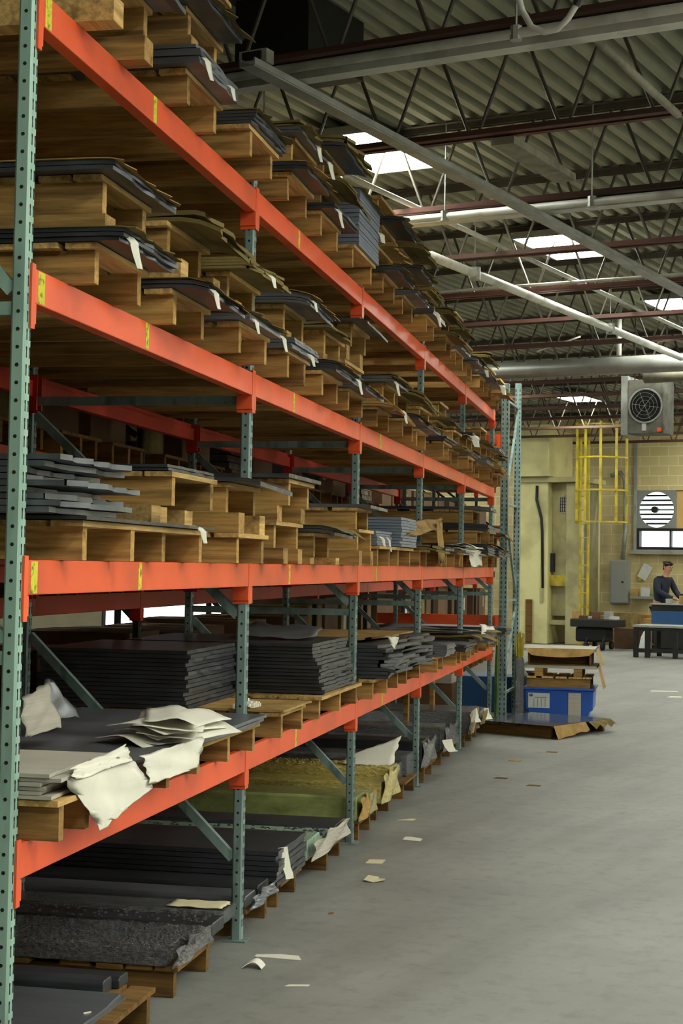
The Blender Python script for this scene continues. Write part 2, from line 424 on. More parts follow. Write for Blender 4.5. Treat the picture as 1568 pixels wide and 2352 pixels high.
pipe('air_duct', 'long round grey air duct crossing above the far rack end', 'duct', [(-9.5, 20.5, 4.27), (4, 20.5, 4.27)], .115, GALV, 16)
pipe('air_duct', 'grey pipe crossing in front of the hanging fan heater top', 'duct', [(-5.0, 20.95, 4.17), (-2.5, 20.95, 4.2)], .095, DUST, 14)
pipe('lamp_bracket_arm', 'thin pale arm with a torn rag on its end above the far pallets', 'bracket', [(-6.1, 19.9, 4.42), (-5.6, 19.9, 4.56), (-5.55, 20.0, 4.6)], .012, WHITEP)
def bar(name, label, cat, u0, u1, v0, v1, z0, z1, mt):
    c = UV((u0 + u1) / 2, (v0 + v1) / 2, z0)
    o = MB().box((u0 - u1) / 2, (u1 - u0) / 2, (v0 - v1) / 2, (v1 - v0) / 2, 0, z1 - z0).obj(name, mt)
    rot(o, c); return tag(o, label, cat)
# channel tray
ct = thing('cable_tray', 'grey channel tray running away under the joists past the nearest light', 'cable tray', UV(-2.80, 7.6, 4.235)); ct.rotation_euler = (0, 0, BROT)
MB().box(-.045, .045, 0, 12.5, 0, .008).obj('tray_base', GALV, ct)
for s in (-1, 1): MB().box(s * .045 - .004, s * .045 + .004, 0, 12.5, .009, .045).obj('tray_side', GALV, ct)
bar('strip_light', 'unlit white strip light fixed under the nearest visible joist', 'strip light', -3.4, 2.4, 8.10, 8.2, 4.30, 4.37, WHITEP)
bar('strip_light', 'unlit white strip light along the third joist beside the conduit', 'strip light', -4.15, 3.0, 11.84, 11.96, 4.32, 4.39, WHITEP)
bar('wood_nailer', 'dusty flat timber running between the second and third joists', 'timber', -2.44, -2.28, 9.98, 11.1, 4.34, 4.39, DUST)
bar('fixture_box', 'pale box end hanging below the conduit near the top right corner', 'box', -.55, -.42, 8.3, 8.75, 4.22, 4.32, WHITEP)
bar('roof_curb', 'dark square roof opening box high above the nearest joist', 'roof vent', -3.62, -3.1, 8.75, 9.45, 4.7, 5.08, DKMET)
jb = thing('junction_box', 'white open junction box on the nearest conduit', 'junction box', UV(-2.98, 7.98, 4.36)); jb.rotation_euler = (0, 0, BROT)
MB().box(-.09, .09, -.04, .04, .012, .09).obj('box_body', WHITEP, jb, bevel=.004)
MB().box(-.06, .06, -.055, -.041, .03, .075).obj('open_front', DKMET, jb)
# hanging white cable loop
base = UV(-.86, 7.0, 4.10)
cb = thing('cable_loop', 'thick white cable hanging in a loop at the top of the picture', 'cable', base)
pts = [UV(-.24, .02, .7), UV(-.20, .02, .35), UV(-.16, 0, .06), UV(-.135, 0, -.03), UV(-.09, 0, -.11), UV(-.03, 0, -.145), UV(.03, 0, -.14), UV(.08, 0, -.1), UV(.115, 0, -.05), UV(.15, 0, .02), UV(.19, 0, .12), UV(.3, 0, .6)]
MB().tube(pts, .014, 10).obj('cable', WHITEP, cb, smooth=True)
MB().tube([pts[8] , pts[9]], .02, 8).obj('clip', DKMET, cb)

# ------------------------------------------------------------------ pallet rack
PY = [4.282 + 2.528 * k for k in range(6)]
LV = [.825, 1.622, 2.455, 3.262]                # beam tops
PW = .046
UPN = ['first and nearest', 'second', 'third', 'fourth', 'fifth', 'sixth and farthest']
BN = ['first bay', 'second bay', 'third bay', 'fourth bay', 'fifth bay']
LN = ['lowest', 'second', 'third', 'top']
def post_mb(h):
    c = .007; a = PW / 2
    prof = [(-PW + c, -a), (-c, -a), (0, -a + c), (0, a - c), (-c, a), (-PW + c, a), (-PW, a - c), (-PW, -a + c)]
    return MB().prism(prof, .006, h, 'z')
def slots_mb(h):
    mb = MB(); a = PW / 2; n = int((h - .1) / .0508)
    for i in range(n):
        z = .06 + i * .0508
        for y in (-.011, .011):
            mb.prism([(y - .0032, z), (y + .0032, z), (y + .0026, z + .02), (y + .0045, z + .026), (y + .0035, z + .032), (y - .0035, z + .032), (y - .0045, z + .026), (y - .0026, z + .02)], -.001, .0006, 'x')
        mb.prism([(-PW / 2 + .006 * math.cos(t * math.pi / 3), z + .03 + .006 * math.sin(t * math.pi / 3)) for t in range(6)], -a - .0006, -a + .001, 'y')
    return mb
cache = {}
def frame(x, y, h, label, mt, depth=1.05, rz=0., group=None, name='upright_frame', skip=()):
    t = thing(name, label, 'rack upright', (x, y, 0), rz, group)
    key = (h, depth)
    for bx, k in ((0, 'f'), (-depth + PW, 'b')):
        p = post_mb(h).obj('post', mt, t, (bx, 0, 0))
        ke = ('slots', h)
        if ke not in cache:
            cache[ke] = slots_mb(h).obj('slots', BLACK, p)
        else:
            o = cache[ke].copy(); COL.objects.link(o); o.parent = p
        MB().box(bx - PW - .03, bx + .025, -.045, .045, .001, .006).obj('foot_plate', mt, t)
    def strut(name, za, zb):
        d = Vector((-depth + 2 * PW + .002, 0, zb - za)); d0 = Vector((-PW - .001, 0, za))
        L = d.length; ang = math.atan2(d.z, d.x)
        M = Matrix.Translation(d0) @ Matrix.Rotation(-ang, 4, 'Y')
        m_ = MB(); m_.box(0, L, -.0165, -.0135, -.019, .019, M); m_.box(0, L, -.0135, .0135, .016, .019, M); m_.box(0, L, -.0135, .0135, -.019, -.016, M)
        m_.obj(name, mt, t)
    zs = [.30, 1.345, 2.335, h - .12]
    for z in zs[1:]:
        if z not in skip: strut('strut', z, z)
    for a, b in zip(zs, zs[1:]): strut('brace', a + .05, b - .06)
    return t
for k in range(6):
    frame(0, PY[k], 3.575, 'green perforated upright frame of the rack, %s from the camera' % UPN[k], TEAL if k < 1 else GREYG, skip=(1.345,) if k == 1 else ())
def beam(label, x, y0, y1, ztop, mt, sticks=(), flip=1, hgt=.10):
    t = thing('shelf_beam', label, 'rack beam', (x, y0, ztop - hgt), 0); t['kind'] = 'thing'
    L = y1 - y0; e = .004
    # boxed beam with an inner step, front at x = +.006
    pr = [(-.040, 0), (.006, 0), (.006, hgt), (-.022, hgt), (-.022, hgt - .028), (-.040, hgt - .028)]
    if flip < 0: pr = [(-p, q) for p, q in pr][::-1]
    MB().prism([(p, q) for p, q in pr], 0, L, 'y') if 0 else None
    m_ = MB(); n = len(m_.v)
    for yy in (e, L - e): m_.v += [(p, yy, q) for p, q in pr]
    k = len(pr)
    m_.f.append(tuple(range(k))); m_.f.append(tuple(range(k, 2 * k))[::-1])
    for i in range(k):
        j = (i + 1) % k; m_.f.append((i, k + i, k + j, j))
    m_.obj('beam_body', mt, t, bevel=.003)
    for s, yy in ((1, 0), (-1, L)):
        c = MB(); a = flip
        def bx(x0, x1, y0_, y1_, z0, z1): c.box(min(a * x0, a * x1), max(a * x0, a * x1), min(y0_, y1_), max(y0_, y1_), z0, z1)
        bx(.0012, .0075, yy - s * .0245, yy + s * .0035, -.075, hgt + .012)
        bx(-.062, .0012, yy, yy + s * .0035, -.075, hgt - .002)
        bx(-.062, .0075, yy + s * .0035, yy + s * .012, -.06, -.001)
        c.obj('connector', mt, t)
    for q, ww in sticks:
        MB().box(*((.0062, .0068) if flip > 0 else (-.0068, -.0062)), q - ww / 2, q + ww / 2, .004, hgt - .004).obj('sticker', STICK, t)
    return t
ST = {(0, 3): [(.05, .05), (1.05, .035)], (0, 2): [(.05, .05), (1.02, .035)], (0, 1): [(.05, .05), (1.0, .035)], (1, 3): [(.8, .035)], (1, 2): [(.75, .035)], (1, 1): [(.72, .035)], (1, 0): [(.92, .035)],
      (2, 2): [(.65, .035)], (2, 1): [(.57, .035)], (2, 0): [(.85, .035)]}
for b in range(5):
    for l in range(4):
        beam('orange front shelf beam, %s beam level, %s of the rack' % (LN[l], BN[b]), 0, PY[b] + PW / 2, PY[b + 1] - PW / 2, LV[l], ORANGE, ST.get((b, l), ()))
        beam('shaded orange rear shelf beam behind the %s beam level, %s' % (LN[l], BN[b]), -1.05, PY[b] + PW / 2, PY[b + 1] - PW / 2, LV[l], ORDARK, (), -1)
# second rack, back to back with the first
LV2 = [.62, 1.44, 2.17, 2.98]
PY2 = [4.282 + 2.528 * k for k in range(11)]
BN2 = BN + ['sixth bay', 'seventh bay', 'eighth bay', 'ninth bay', 'tenth bay']
UP2 = ['first', 'second', 'third', 'fourth', 'fifth', 'sixth', 'seventh', 'eighth', 'ninth', 'tenth', 'eleventh']
for k in range(0, 11):
    frame(-1.33, PY2[k], 3.3, 'dark upright frame of the rear rack, %s in the row' % UP2[k], DKMET)
for b in range(0, 10):
    for l in range(4):
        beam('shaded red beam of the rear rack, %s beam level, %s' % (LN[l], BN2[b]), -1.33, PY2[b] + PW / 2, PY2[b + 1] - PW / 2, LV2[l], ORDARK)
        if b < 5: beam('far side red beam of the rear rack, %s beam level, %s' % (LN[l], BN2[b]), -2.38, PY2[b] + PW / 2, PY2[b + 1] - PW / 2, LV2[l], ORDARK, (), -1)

# ------------------------------------------------------------------ pallets and loads
SH, DH = .100, .018
def deck_mesh(w, ln, seed, xf=.015):
    r = random.Random(seed); m_ = MB(); x = xf
    while x > -ln + .06:
        bw = r.choice((.09, .1, .12, .14)); x1 = max(x - bw, -ln)
        o0, o1 = r.uniform(-.012, .012), r.uniform(-.012, .012)
        m_.box(x1, x, -w / 2 + o0, w / 2 + o1, SH + .0005, SH + DH)
        x = x1 - (r.choice((.012, .02, .03)) if x > -.18 else r.choice((.03, .06, .09, .12)))
    return m_
def stringer_mesh(seed, ln):
    r = random.Random(seed); m_ = MB()
    xf = r.uniform(-.012, .012)
    m_.box(-ln, xf, -.019, .019, .0, SH)
    return m_
pal_cache = {}
def pallet(x, y, z, offs, label, ln=1.2, rz=0., old=0, group=None, seed=None):
    key = (tuple(round(o, 2) for o in offs), ln, old, R.randrange(3))
    if key not in pal_cache:
        t = thing('wooden_pallet', label, 'pallet', (x, y, z), rz, group)
        wm = OLDW if old else WOOD
        for i, o in enumerate(offs):
            stringer_mesh(R.random(), ln).obj('stringer', wm, t, (0, o, 0))
        wdt = max(offs) - min(offs) + .1
        deck_mesh(wdt, ln, R.random()).obj('deck', OLDW if old else DECK, t, (0, (max(offs) + min(offs)) / 2, 0))
        pal_cache[key] = t
        return t
    return copy_tree(pal_cache[key], (x, y, z), label, rz, group)
def noise1(r): return r.uniform(-1, 1)
def slab_fn(xf, xb, y0, y1, z, r, droop=.0, lift=0., ragged=.01, wave=.0, x0=.1):
    ph = r.uniform(0, 6); yo = r.uniform(-1, 1)
    rag = [r.uniform(-ragged, ragged) for _ in range(40)]
    def fn(s, t):
        q = 1 - (1 - s) ** 2.2                       # denser towards the front
        x = xb + (xf - xb) * q
        if s > .999: x += rag[int(t * 20)]
        y = y0 + (y1 - y0) * t
        o = max(0., x - x0)
        zz = z - droop * (o / .08) ** 1.4 * (.5 + .5 * t) + lift * max(0, (x - (xf - .25)) / .25) ** 2 * (.5 + .5 * math.sin(2.5 * t + ph))
        if wave: zz += wave * math.sin(9 * t + ph) * max(0, x - xb) / (xf - xb)
        return (x, y, zz)
    return fn
def sheets(name, label, cat, mt, y0, y1, z, th, xf=.16, xb=-1.1, n=None, droop=.03, cd=None, ragged=.007, jit=.012, group=None, lift=0., shear=(0, 0), cover=None, kids=None, x0=.145):
    r = random.Random(R.random())
    n = n or max(1, min(7, int(th / .012)))
    t = thing(name, label, cat, ((0), (y0 + y1) / 2, z), 0, group)
    cy = (y0 + y1) / 2; h = th / n
    m_ = MB()
    for i in range(n):
        zt = h * (i + 1) - .0008
        jx = r.uniform(-jit, jit) + shear[0] * i / max(1, n - 1); jy = shear[1] * i / max(1, n - 1) + r.uniform(-.006, .006)
        m_.sheet(slab_fn(xf + jx, xb + r.uniform(0, .03), y0 - cy + jy, y1 - cy + jy, zt, r, droop, lift if i == n - 1 else 0, ragged, 0, x0), 9, 8, h * .86)
    m_.obj('sheet_bundle', mt, t)
    STK.append((y0, y1, z, th, xf, droop, t))
    if cover:
        m_ = MB().sheet(slab_fn(xf + .03, xb + .3, y0 - cy - .01, y1 - cy + .01, th + .004, r, droop if cd is None else cd, .0, .03, .0015, x0), 9, 10, .003)
        m_.obj('cardboard_cover', cover, t)
    if kids: kids(t)
    return t
POS = ['near', 'middle', 'far']
WHERE = {}
def build_unit(lev, z0, bay, pos, Ys, spec, bayname, levname, xf=.09, old=0, ln=1.2):
    z = z0 + .001; c = (min(Ys) + max(Ys)) / 2
    npal = spec.count('P'); kp = 0; ks = 0
    place = '%s stack, %s, %s' % (pos, bayname, levname)
    ordn = {1: ['only pallet'], 2: ['lower pallet', 'upper pallet'], 3: ['bottom pallet', 'middle pallet', 'top pallet'], 4: ['bottom pallet', 'second pallet up', 'third pallet up', 'top pallet']}
    prevn = 'beam'
    for it in spec:
        dy = R.uniform(-.02, .02) if kp else 0
        if it == 'P':
            offs = [y - c for y in Ys]
            dx = R.uniform(-.03, .03)
            if kp and len(offs) == 2:
                e = R.uniform(-.03, .04); offs = [offs[0] - round(e, 2), offs[1] + .0]
                dy = R.uniform(-.03, .05)
            pallet(xf + dx, c + dy, z, offs, 'wooden pallet, %s in the %s' % (ordn[npal][kp], place), ln, 0, old)
            kp += 1; z += SH + DH + .001; prevn = ordn[npal][kp - 1]
        else:
            k, v = it[0], float(it[1:])
            y0, y1 = max(PY[bay] + .035, min(Ys) - .07 + R.uniform(-.03, .02)), min(PY[bay + 1] - .035, max(Ys) + .07 + R.uniform(-.02, .05))
            if k == 'S':
                sheets('steel_sheet_stack', 'dark steel sheets on the %s, %s' % (prevn, place), 'steel sheets', R.choice((STEEL, STEEL, STEELG)), y0, y1, z, v, xf + R.uniform(.06, .14), droop=R.uniform(.01, .05), cover=R.choice((None, CARDO, CARD, CARDO)) if v > .02 else None)
                z += v + .006 if v > .02 else v + .002
            elif k == 'C':
                sheets('cardboard_sheets', 'frayed brown board sheets on the %s, %s' % (prevn, place), 'cardboard', R.choice((CARDO, CARD, CARDO)), y0, y1, z, v, xf + R.uniform(.06, .16), n=max(1, int(v / .012)), droop=R.uniform(.03, .09), ragged=.03, lift=.02 if it == spec[-1] else 0)
                z += v + .003
            elif k == 'G':
                sheets('blue_grey_sheet_stack', 'tall blue grey sheet stack on the %s, %s' % (prevn, place), 'sheet stack', GREYBL, y0 + .06, y1 - .04, z, v, xf + .02, n=14, droop=0, ragged=.0, jit=.004, cover=CARDO, cd=.06, x0=.1)
                z += v + .002
            elif k == 'B':
                for q, off in enumerate((0, 1)):
                    yy = min(Ys) if off == 0 else max(Ys)
                    o = MB().box(-1.1, xf + R.uniform(-.02, .04), yy - .045, yy + .045, 0, v).obj('spacer_timber', R.choice((WOOD, DECK, WOOD)), None, (0, 0, 0))
                    o.location = (0, 0, z)
                    tag(o, '%s spacer timber on the %s, %s' % (('left', 'right')[off], prevn, place), 'timber', None)
                z += v + .001; prevn = 'spacers'
    WHERE[(lev, bay, pos)] = (c, z)
D2 = .385
L4S = [
 (0, 'near', (4.62, 5.00), 'B.08 P S.02 P S.03 P'), (0, 'middle', (5.48, 5.86), 'P S.07 B.045 P S.03 P'), (0, 'far', (6.22, 6.61), 'P S.055'),
 (1, 'near', (7.0, 7.38), 'P S.035 P S.03 C.024'), (1, 'middle', (7.78, 8.2), 'P S.03 P C.024 P S.03 C.036'), (1, 'far', (8.64, 9.2), 'P G.32'),
 (2, 'near', (9.5, 9.9), 'P S.03 P C.024 P S.03 P'), (2, 'middle', (10.3, 10.7), 'P S.03 P S.03 P C.04 P'), (2, 'far', (11.1, 11.55), 'P S.04 P C.05'),
 (3, 'near', (12.1, 12.5), 'P C.03 P C.05'), (3, 'middle', (12.95, 13.33), 'P S.03 P C.03 P'), (3, 'far', (13.75, 14.13), 'P S.05 P'),
 (4, 'near', (14.62, 15.0), 'P S.03 P C.04'), (4, 'middle', (15.4, 15.8), 'P S.03 P'), (4, 'far', (16.3, 16.66), 'P C.04 P')]
L3S = [
 (0, 'near', (4.58, 4.98), 'P S.04 B.04 P S.03'), (0, 'middle', (5.39, 5.77), 'P S.03 B.07 P C.036'), (0, 'far', (6.15, 6.53), 'P S.03 B.05 P C.048'),
 (1, 'near', (6.97, 7.32), 'P S.05 B.03 P S.05'), (1, 'middle', (7.72, 8.15), 'P S.05 B.03 P C.024'), (1, 'far', (8.5, 8.92), 'P S.03 P B.08 P S.015'),
 (2, 'near', (9.5, 9.9), 'P C.024 P S.03 C.012'), (2, 'middle', (10.25, 10.65), 'P S.03 P C.036'), (2, 'far', (11.05, 11.45), 'P S.03 P C.03'),
 (3, 'near', (12.1, 12.5), 'P S.03 P C.024 P'), (3, 'middle', (12.95, 13.33), 'P C.03 P'), (3, 'far', (13.72, 14.1), 'P S.04 P S.03'),
 (4, 'near', (14.62, 15.0), 'P S.05 P C.03 P'), (4, 'middle', (15.4, 15.8), 'P C.05 P S.03'), (4, 'far', (16.28, 16.64), 'P S.03 P C.03')]
L2S = [
 (0, 'far', (6.18, 6.58), 'P B.08 P S.02'),
 (1, 'near', (7.0, 7.44), 'B.07 P B.07 P S.02'), (1, 'middle', (7.70, 8.1), 'B.035 P S.035'), (1, 'far', (8.82, 9.18), 'B.08 P P S.02'),
 (2, 'far', (11.1, 11.5), 'P C.03'),
 (3, 'near', (12.1, 12.5), 'P S.02'), (3, 'middle', (12.95, 13.33), 'P S.015'), (3, 'far', (13.7, 14.1), 'P'),
 (4, 'near', (14.62, 15.0), 'P S.09 P S.06 P S.03'), (4, 'middle', (15.4, 15.8), 'P S.1 P S.05'), (4, 'far', (16.2, 16.6), 'P S.07 P C.03')]
for lev, lst in ((3, L4S), (2, L3S), (1, L2S)):
    for b, pos, Ys, sp in lst:
        build_unit(lev, LV[lev], b, pos, Ys, sp.split(), BN[b], '%s beam level' % LN[lev])
# --- second beam level, first bay: wide four-stringer pallet with loads
pallet(.075, 5.19, LV[1] + .001, (-.62, -.21, .19, .61), 'wide four stringer pallet on the second beam level beside the nearest upright')
sheets('steel_sheet', 'thin dark steel sheet on the wide pallet, second beam level, first bay', 'steel sheets', STEEL, 4.5, 5.86, LV[1] + .121, .012, .10, n=1, droop=.01)
sheets('steel_sheet_stack', 'fanned untidy thin sheets beside the nearest upright, second beam level', 'steel sheets', STEELG, 4.34, 4.98, LV[1] + .136, .17, .03, n=9, droop=0, ragged=.03, jit=.09)
for i, (yy, zz) in enumerate(((5.30, .136), (5.44, .136), (5.82, .136))):
    o = MB().box(-1.0, .06 - .02 * i, -.05, .05, 0, .058).obj('spacer_timber', DECK, None, (0, yy, LV[1] + zz))
    tag(o, '%s pale spacer timber between the two pallets, second beam level, first bay' % ('left', 'middle', 'right')[i], 'timber')
pallet(.09, 5.61, LV[1] + .196, (-.235, .235), 'pale upper pallet with dark scorched side, second beam level, first bay')
sheets('steel_sheet_stack', 'flat dark sheets on the pale upper pallet, second beam level, first bay', 'steel sheets', STEEL, 5.33, 5.9, LV[1] + .317, .022, .1, n=2, droop=.01)
# --- second beam level, third bay: low wide pallet, grey corrugated pieces, wraps
pallet(.08, 10.2, LV[1] + .001, (-.62, -.25, .1, .6), 'low wide pallet under the grey corrugated sheets, second beam level, third bay')
sheets('corrugated_sheet_stack', 'upright blue grey corrugated sheets with bent front, second beam level, third bay', 'sheet stack', GREYBL, 10.18, 10.8, LV[1] + .122, .19, .12, n=10, droop=.0, jit=.004)
sheets('blue_grey_sheet_stack', 'low pale grey block of sheets left of the bent corrugated sheets, second beam level', 'sheet stack', GREYBL, 9.62, 10.14, LV[1] + .122, .09, .06, n=6, droop=0, jit=.004)

# ------------------------------------------------------------------ torn paper
def strip(x, y, z, L, wdt, label, yaw=0., curl=.6, name='paper_strip', mt=PAPER):
    m_ = MB(); r = random.Random(R.random()); k = r.uniform(.6, 1.3) * curl
    n = 6
    def fn(s, t):
        q = s * L
        a = k * s
        return (math.sin(a) * q * .9 * .45 + .004, (t - .5) * wdt * (1 - .35 * s * r.random()) + s * L * .22, -q * math.cos(a * .6))
    m_.sheet(fn, n, 3, .0015)
    o = m_.obj(name, mt, None, (x, y, z)); o.rotation_euler = (0, 0, yaw - .6)
    return tag(o, label, 'paper')
import itertools
def pix(px, py, X):
    d = fw + cR * ((px - 784) / F) - cU * ((py - CYP) / F)
    return CAM + d * ((X - CAM.x) / d.x)
STR = [(427, 108, .24, .085, .03, 'long white strip hanging from dark sheets, top beam level, first bay, upper middle stack'),
 (490, 225, .25, .06, .022, 'white strip hanging at the right end of the dark sheets, top beam level, first bay'),
 (268, 556, .25, .10, .035, 'large white strip over dark sheets, third beam level, near stack, first bay'),
 (462, 688, .24, .07, .025, 'white strip left of the second upright, third beam level, first bay'),
 (562, 745, .24, .06, .022, 'curled white strip just left of the second upright, third beam level'),
 (597, 655, .25, .05, .025, 'small white tab touching the second upright, third beam level'),
 (648, 782, .25, .07, .025, 'white strip right of the second upright, third beam level, over the dark bundle'),
 (696, 835, .25, .055, .026, 'short white strip above the beam, third beam level, second bay middle'),
 (680, 725, .25, .05, .02, 'white tab under the near upper pallet, third beam level, second bay'),
 (838, 832, .26, .085, .026, 'white strip curling beside the third upright, third beam level'),
 (893, 878, .26, .09, .03, 'cream strip hanging off the box, third beam level, third bay'),
 (905, 945, .26, .08, .03, 'cream strip close above the beam, third beam level, third bay'),
 (722, 330, .26, .09, .03, 'white strip high on the middle stack, top beam level, second bay'),
 (755, 392, .26, .09, .035, 'white strip left of the blue grey stack, top beam level'),
 (757, 478, .26, .10, .028, 'long white strip below left of the blue grey stack, top beam level'),
 (455, 1212, .20, .055, .03, 'white strip on the end of the wide pallet, second beam level'),
 (890, 520, .3, .06, .05, 'pale rag on the near stack, top beam level, third bay'),
 (985, 720, .3, .11, .04, 'pale strip at the far stack, top beam level, third bay'),
 (1125, 905, .24, .1, .09, 'white sheet flap on top beam level, fifth bay'),
 (1090, 880, .24, .08, .06, 'white flap on top beam level, fourth bay end'),
 (870, 1252, .2, .06, .03, 'white tag on the low pallet front, second beam level, third bay'),
 (882, 1255, .2, .09, .02, 'cream strip beside the white tag, second beam level, third bay'),
 (1095, 965, .24, .1, .12, 'blue printed white wrap hanging, third beam level, fourth bay')]
def project(P):
    P = Vector(P) - CAM; z = P.dot(fw)
    return 784 + F * P.dot(cR) / z, CYP - F * P.dot(cU) / z
for px, py, X, L, wd, lab in STR:
    best = None
    for (y0, y1, z, th, xf, dr, t) in STK:
        if xf < 0: continue
        for k in range(9):
            yy = y0 + .04 + (y1 - y0 - .08) * k / 8
            zz = z + th * .6 - (dr * .5 if xf > .15 else 0)
            q = project((xf, yy, zz)); d = (q[0] - px) ** 2 + (q[1] - py) ** 2
            if best is None or d < best[0]: best = (d, xf, yy, zz, t)
    d, xf, yy, zz, t = best
    r = random.Random(R.random()); L2 = L * .85; wv = max(wd, .02); sl = r.uniform(-.1, .25)
    def fn(s_, u):
        a = min(1, s_ / .25); q = max(0, s_ - .2) * L2 / .8
        wu = (u - .5) * wv * (1.1 - .5 * s_)
        return (xf - .05 + .075 * a + .55 * q * s_ * .35 + wu * .55, yy + wu * .85 + sl * q, zz + .012 * math.sin(3.14 * a) - .01 * a - q * (.75 + .25 * s_))
    o = MB().sheet(lambda s_, u: Vector(fn(s_, u)) - t.location, 10, 3, .0015).obj('paper_strip', PAPER, t, smooth=True)
    o['label'] = 'torn white paper strip'
def crumple(name, label, pts, mt, th=.003, amp=.01, nx=10, ny=10, seed=1, cat='paper'):
    # bilinear patch of four corners with folds
    r = random.Random(seed); A, B, Cc, D = [Vector(p) for p in pts]
    ph = [r.uniform(0, 6) for _ in range(4)]
    rag = [r.uniform(-.06, .06) for _ in range(60)]
    c = (A + B + Cc + D) / 4; c.z = min(p.z for p in (A, B, Cc, D))
    def fn(s, t):
        s2 = s + (rag[int(t * 20)] if s in (0., 1.) else 0) * .5; t2 = t + (rag[30 + int(s * 20)] if t in (0., 1.) else 0) * .5
        p = (A * (1 - s2) + B * s2) * (1 - t2) + (D * (1 - s2) + Cc * s2) * t2
        n = (B - A).cross(D - A).normalized()
        f = math.sin(7 * s + 3 * t + ph[0]) * .5 + abs(math.sin(5 * t - 4 * s + ph[1])) - .5 + .4 * math.sin(13 * s + ph[2])
        p = p + n * amp * f
        return tuple(p - c)
    o = MB().sheet(fn, nx, ny, th).obj(name, mt, None, c, smooth=True)
    return tag(o, label, cat)

# ------------------------------------------------------------------ lowest beam level
z1 = LV[0] + .001
pallet(.09, 4.49, z1, (-.11, .11), 'short stringer pallet under the cream paper stack beside the nearest upright', old=0)
pallet(.06, 6.11, z1, (-.6, -.2, .2, .6), 'pallet under the wide dark steel sheets, lowest beam level, first bay')
sheets('paper_sheet_stack', 'thick cream paper stack bulging beside the nearest upright, lowest beam level', 'paper stack', PAPERG, 4.32, 4.86, z1 + .12, .075, .08, n=6, droop=0., ragged=.01, jit=.03)
sheets('steel_sheet_stack', 'wide flat dark steel sheets covering the lowest shelf of the first bay', 'steel sheets', STEELG, 4.9, 6.775, z1 + .12, .03, .10, n=2, droop=.012, ragged=.012, jit=.01)
zt = z1 + .158
P_ = lambda px, py, X: tuple(pix(px, py, X))
crumple('torn_paper_sheet', 'large torn cream sheet hanging over the lowest beam beside the nearest upright', [P_(155, 1790, .11), P_(290, 1728, .115), P_(352, 1805, .125), P_(232, 1905, .13)], PAPER, .004, .006, seed=3)
crumple('torn_paper_sheet', 'cream sheet flap folded on the big torn sheet', [P_(160, 1765, .10), P_(285, 1712, .10), P_(305, 1745, .12), P_(170, 1790, .125)], PAPER, .004, .008, seed=5)
def wad(label, cx, cy, cz, n, sx, sy, seed):
    r = random.Random(seed)
    t = thing('crumpled_paper_bundle', label, 'paper', (cx, cy, cz))
    for i in range(n):
        a = r.uniform(-.4, .4); z = .004 + i * .012
        w, h = sx * r.uniform(.7, 1.0), sy * r.uniform(.7, 1.0); ph = r.uniform(0, 6)
        def fn(s, t):
            x = (s - .5) * w; y = (t - .5) * h
            return (x * math.cos(a) - y * math.sin(a), x * math.sin(a) + y * math.cos(a), z + .008 + .007 * math.sin(6 * s + ph) + .006 * math.sin(5 * t + ph * 2) - .05 * max(0, s - .6))
        MB().sheet(fn, 8, 8, .003).obj('paper_sheet', PAPER, t, smooth=True)
    return t
wad('crumpled white paper bundle lying on the wide dark sheets above the lowest beam', .0, 5.72, zt - .002, 7, .26, .62, 4)
crumple('torn_paper_sheet', 'grey white sheet hanging in front of the pallet below the crumpled bundle', [P_(328, 1735, .12), P_(470, 1690, .12), P_(455, 1762, .135), P_(345, 1800, .135)], PAPER, .004, .006, seed=9)
crumple('torn_paper_sheet', 'torn pale sheets standing beside the nearest upright, lowest beam level', [P_(60, 1690, -.3), P_(150, 1668, -.3), P_(112, 1566, -.34), P_(55, 1600, -.34)], PAPERG, .004, .012, seed=12)
crumple('curled_sheet', 'dark bent sheet corner rising behind the torn pale sheets, lowest beam level', [P_(100, 1650, -.42), P_(185, 1645, -.42), P_(122, 1560, -.46), P_(104, 1562, -.46)], STEELG, .003, .008, seed=13, cat='steel sheets')
# second bay, lowest level
pallet(.05, 7.45, z1, (-.21, .21), 'short pallet under the tan cardboard, lowest beam level, second bay', ln=.42)
sheets('cardboard_sheets', 'clean tan cardboard sheet on the short pallet, lowest beam level, second bay', 'cardboard', CARD, 7.18, 7.74, z1 + .12, .012, .08, -.34, n=1, droop=.0)
r_ = random.Random(5); pm = MB()
for i in range(60):
    a, q = r_.uniform(0, 6.28), r_.uniform(0, 1) ** .5
    x, y, z = -.12 + .05 * q * math.cos(a), 7.12 + .13 * q * math.sin(a) + .15, z1 + .134 + .035 * (1 - q) * r_.random()
    pm.box(x - .009, x + .009, y - .012, y + .012, z, z + .014)
o = pm.obj('packing_foam_pieces', PAPER); tag(o, 'small heap of white packing foam pieces on the tan cardboard', 'packing foam'); o['kind'] = 'stuff'
pallet(-.395, 7.56, z1, (-.35, 0, .35), 'pallet under the black steel bundle set back in the second bay, lowest beam level', ln=.72)
sheets('steel_sheet_stack', 'tall black steel plate bundle set back behind the second upright, lowest beam level', 'steel sheets', STEEL, 7.14, 7.98, z1 + .121, .27, -.37, -1.1, n=14, droop=0, ragged=.008, jit=.012)
pallet(.04, 8.68, z1, (-.5, 0, .5), 'pallet under the leaning dark sheet stack, lowest beam level, second bay', ln=1.1)
sheets('steel_sheet_stack', 'leaning stack of dark bent sheets with stepped ends, lowest beam level, second bay', 'steel sheets', STEEL, 8.25, 9.12, z1 + .121, .27, .04, -1.0, n=14, droop=0, ragged=.012, jit=.014, shear=(-.03, -.17))
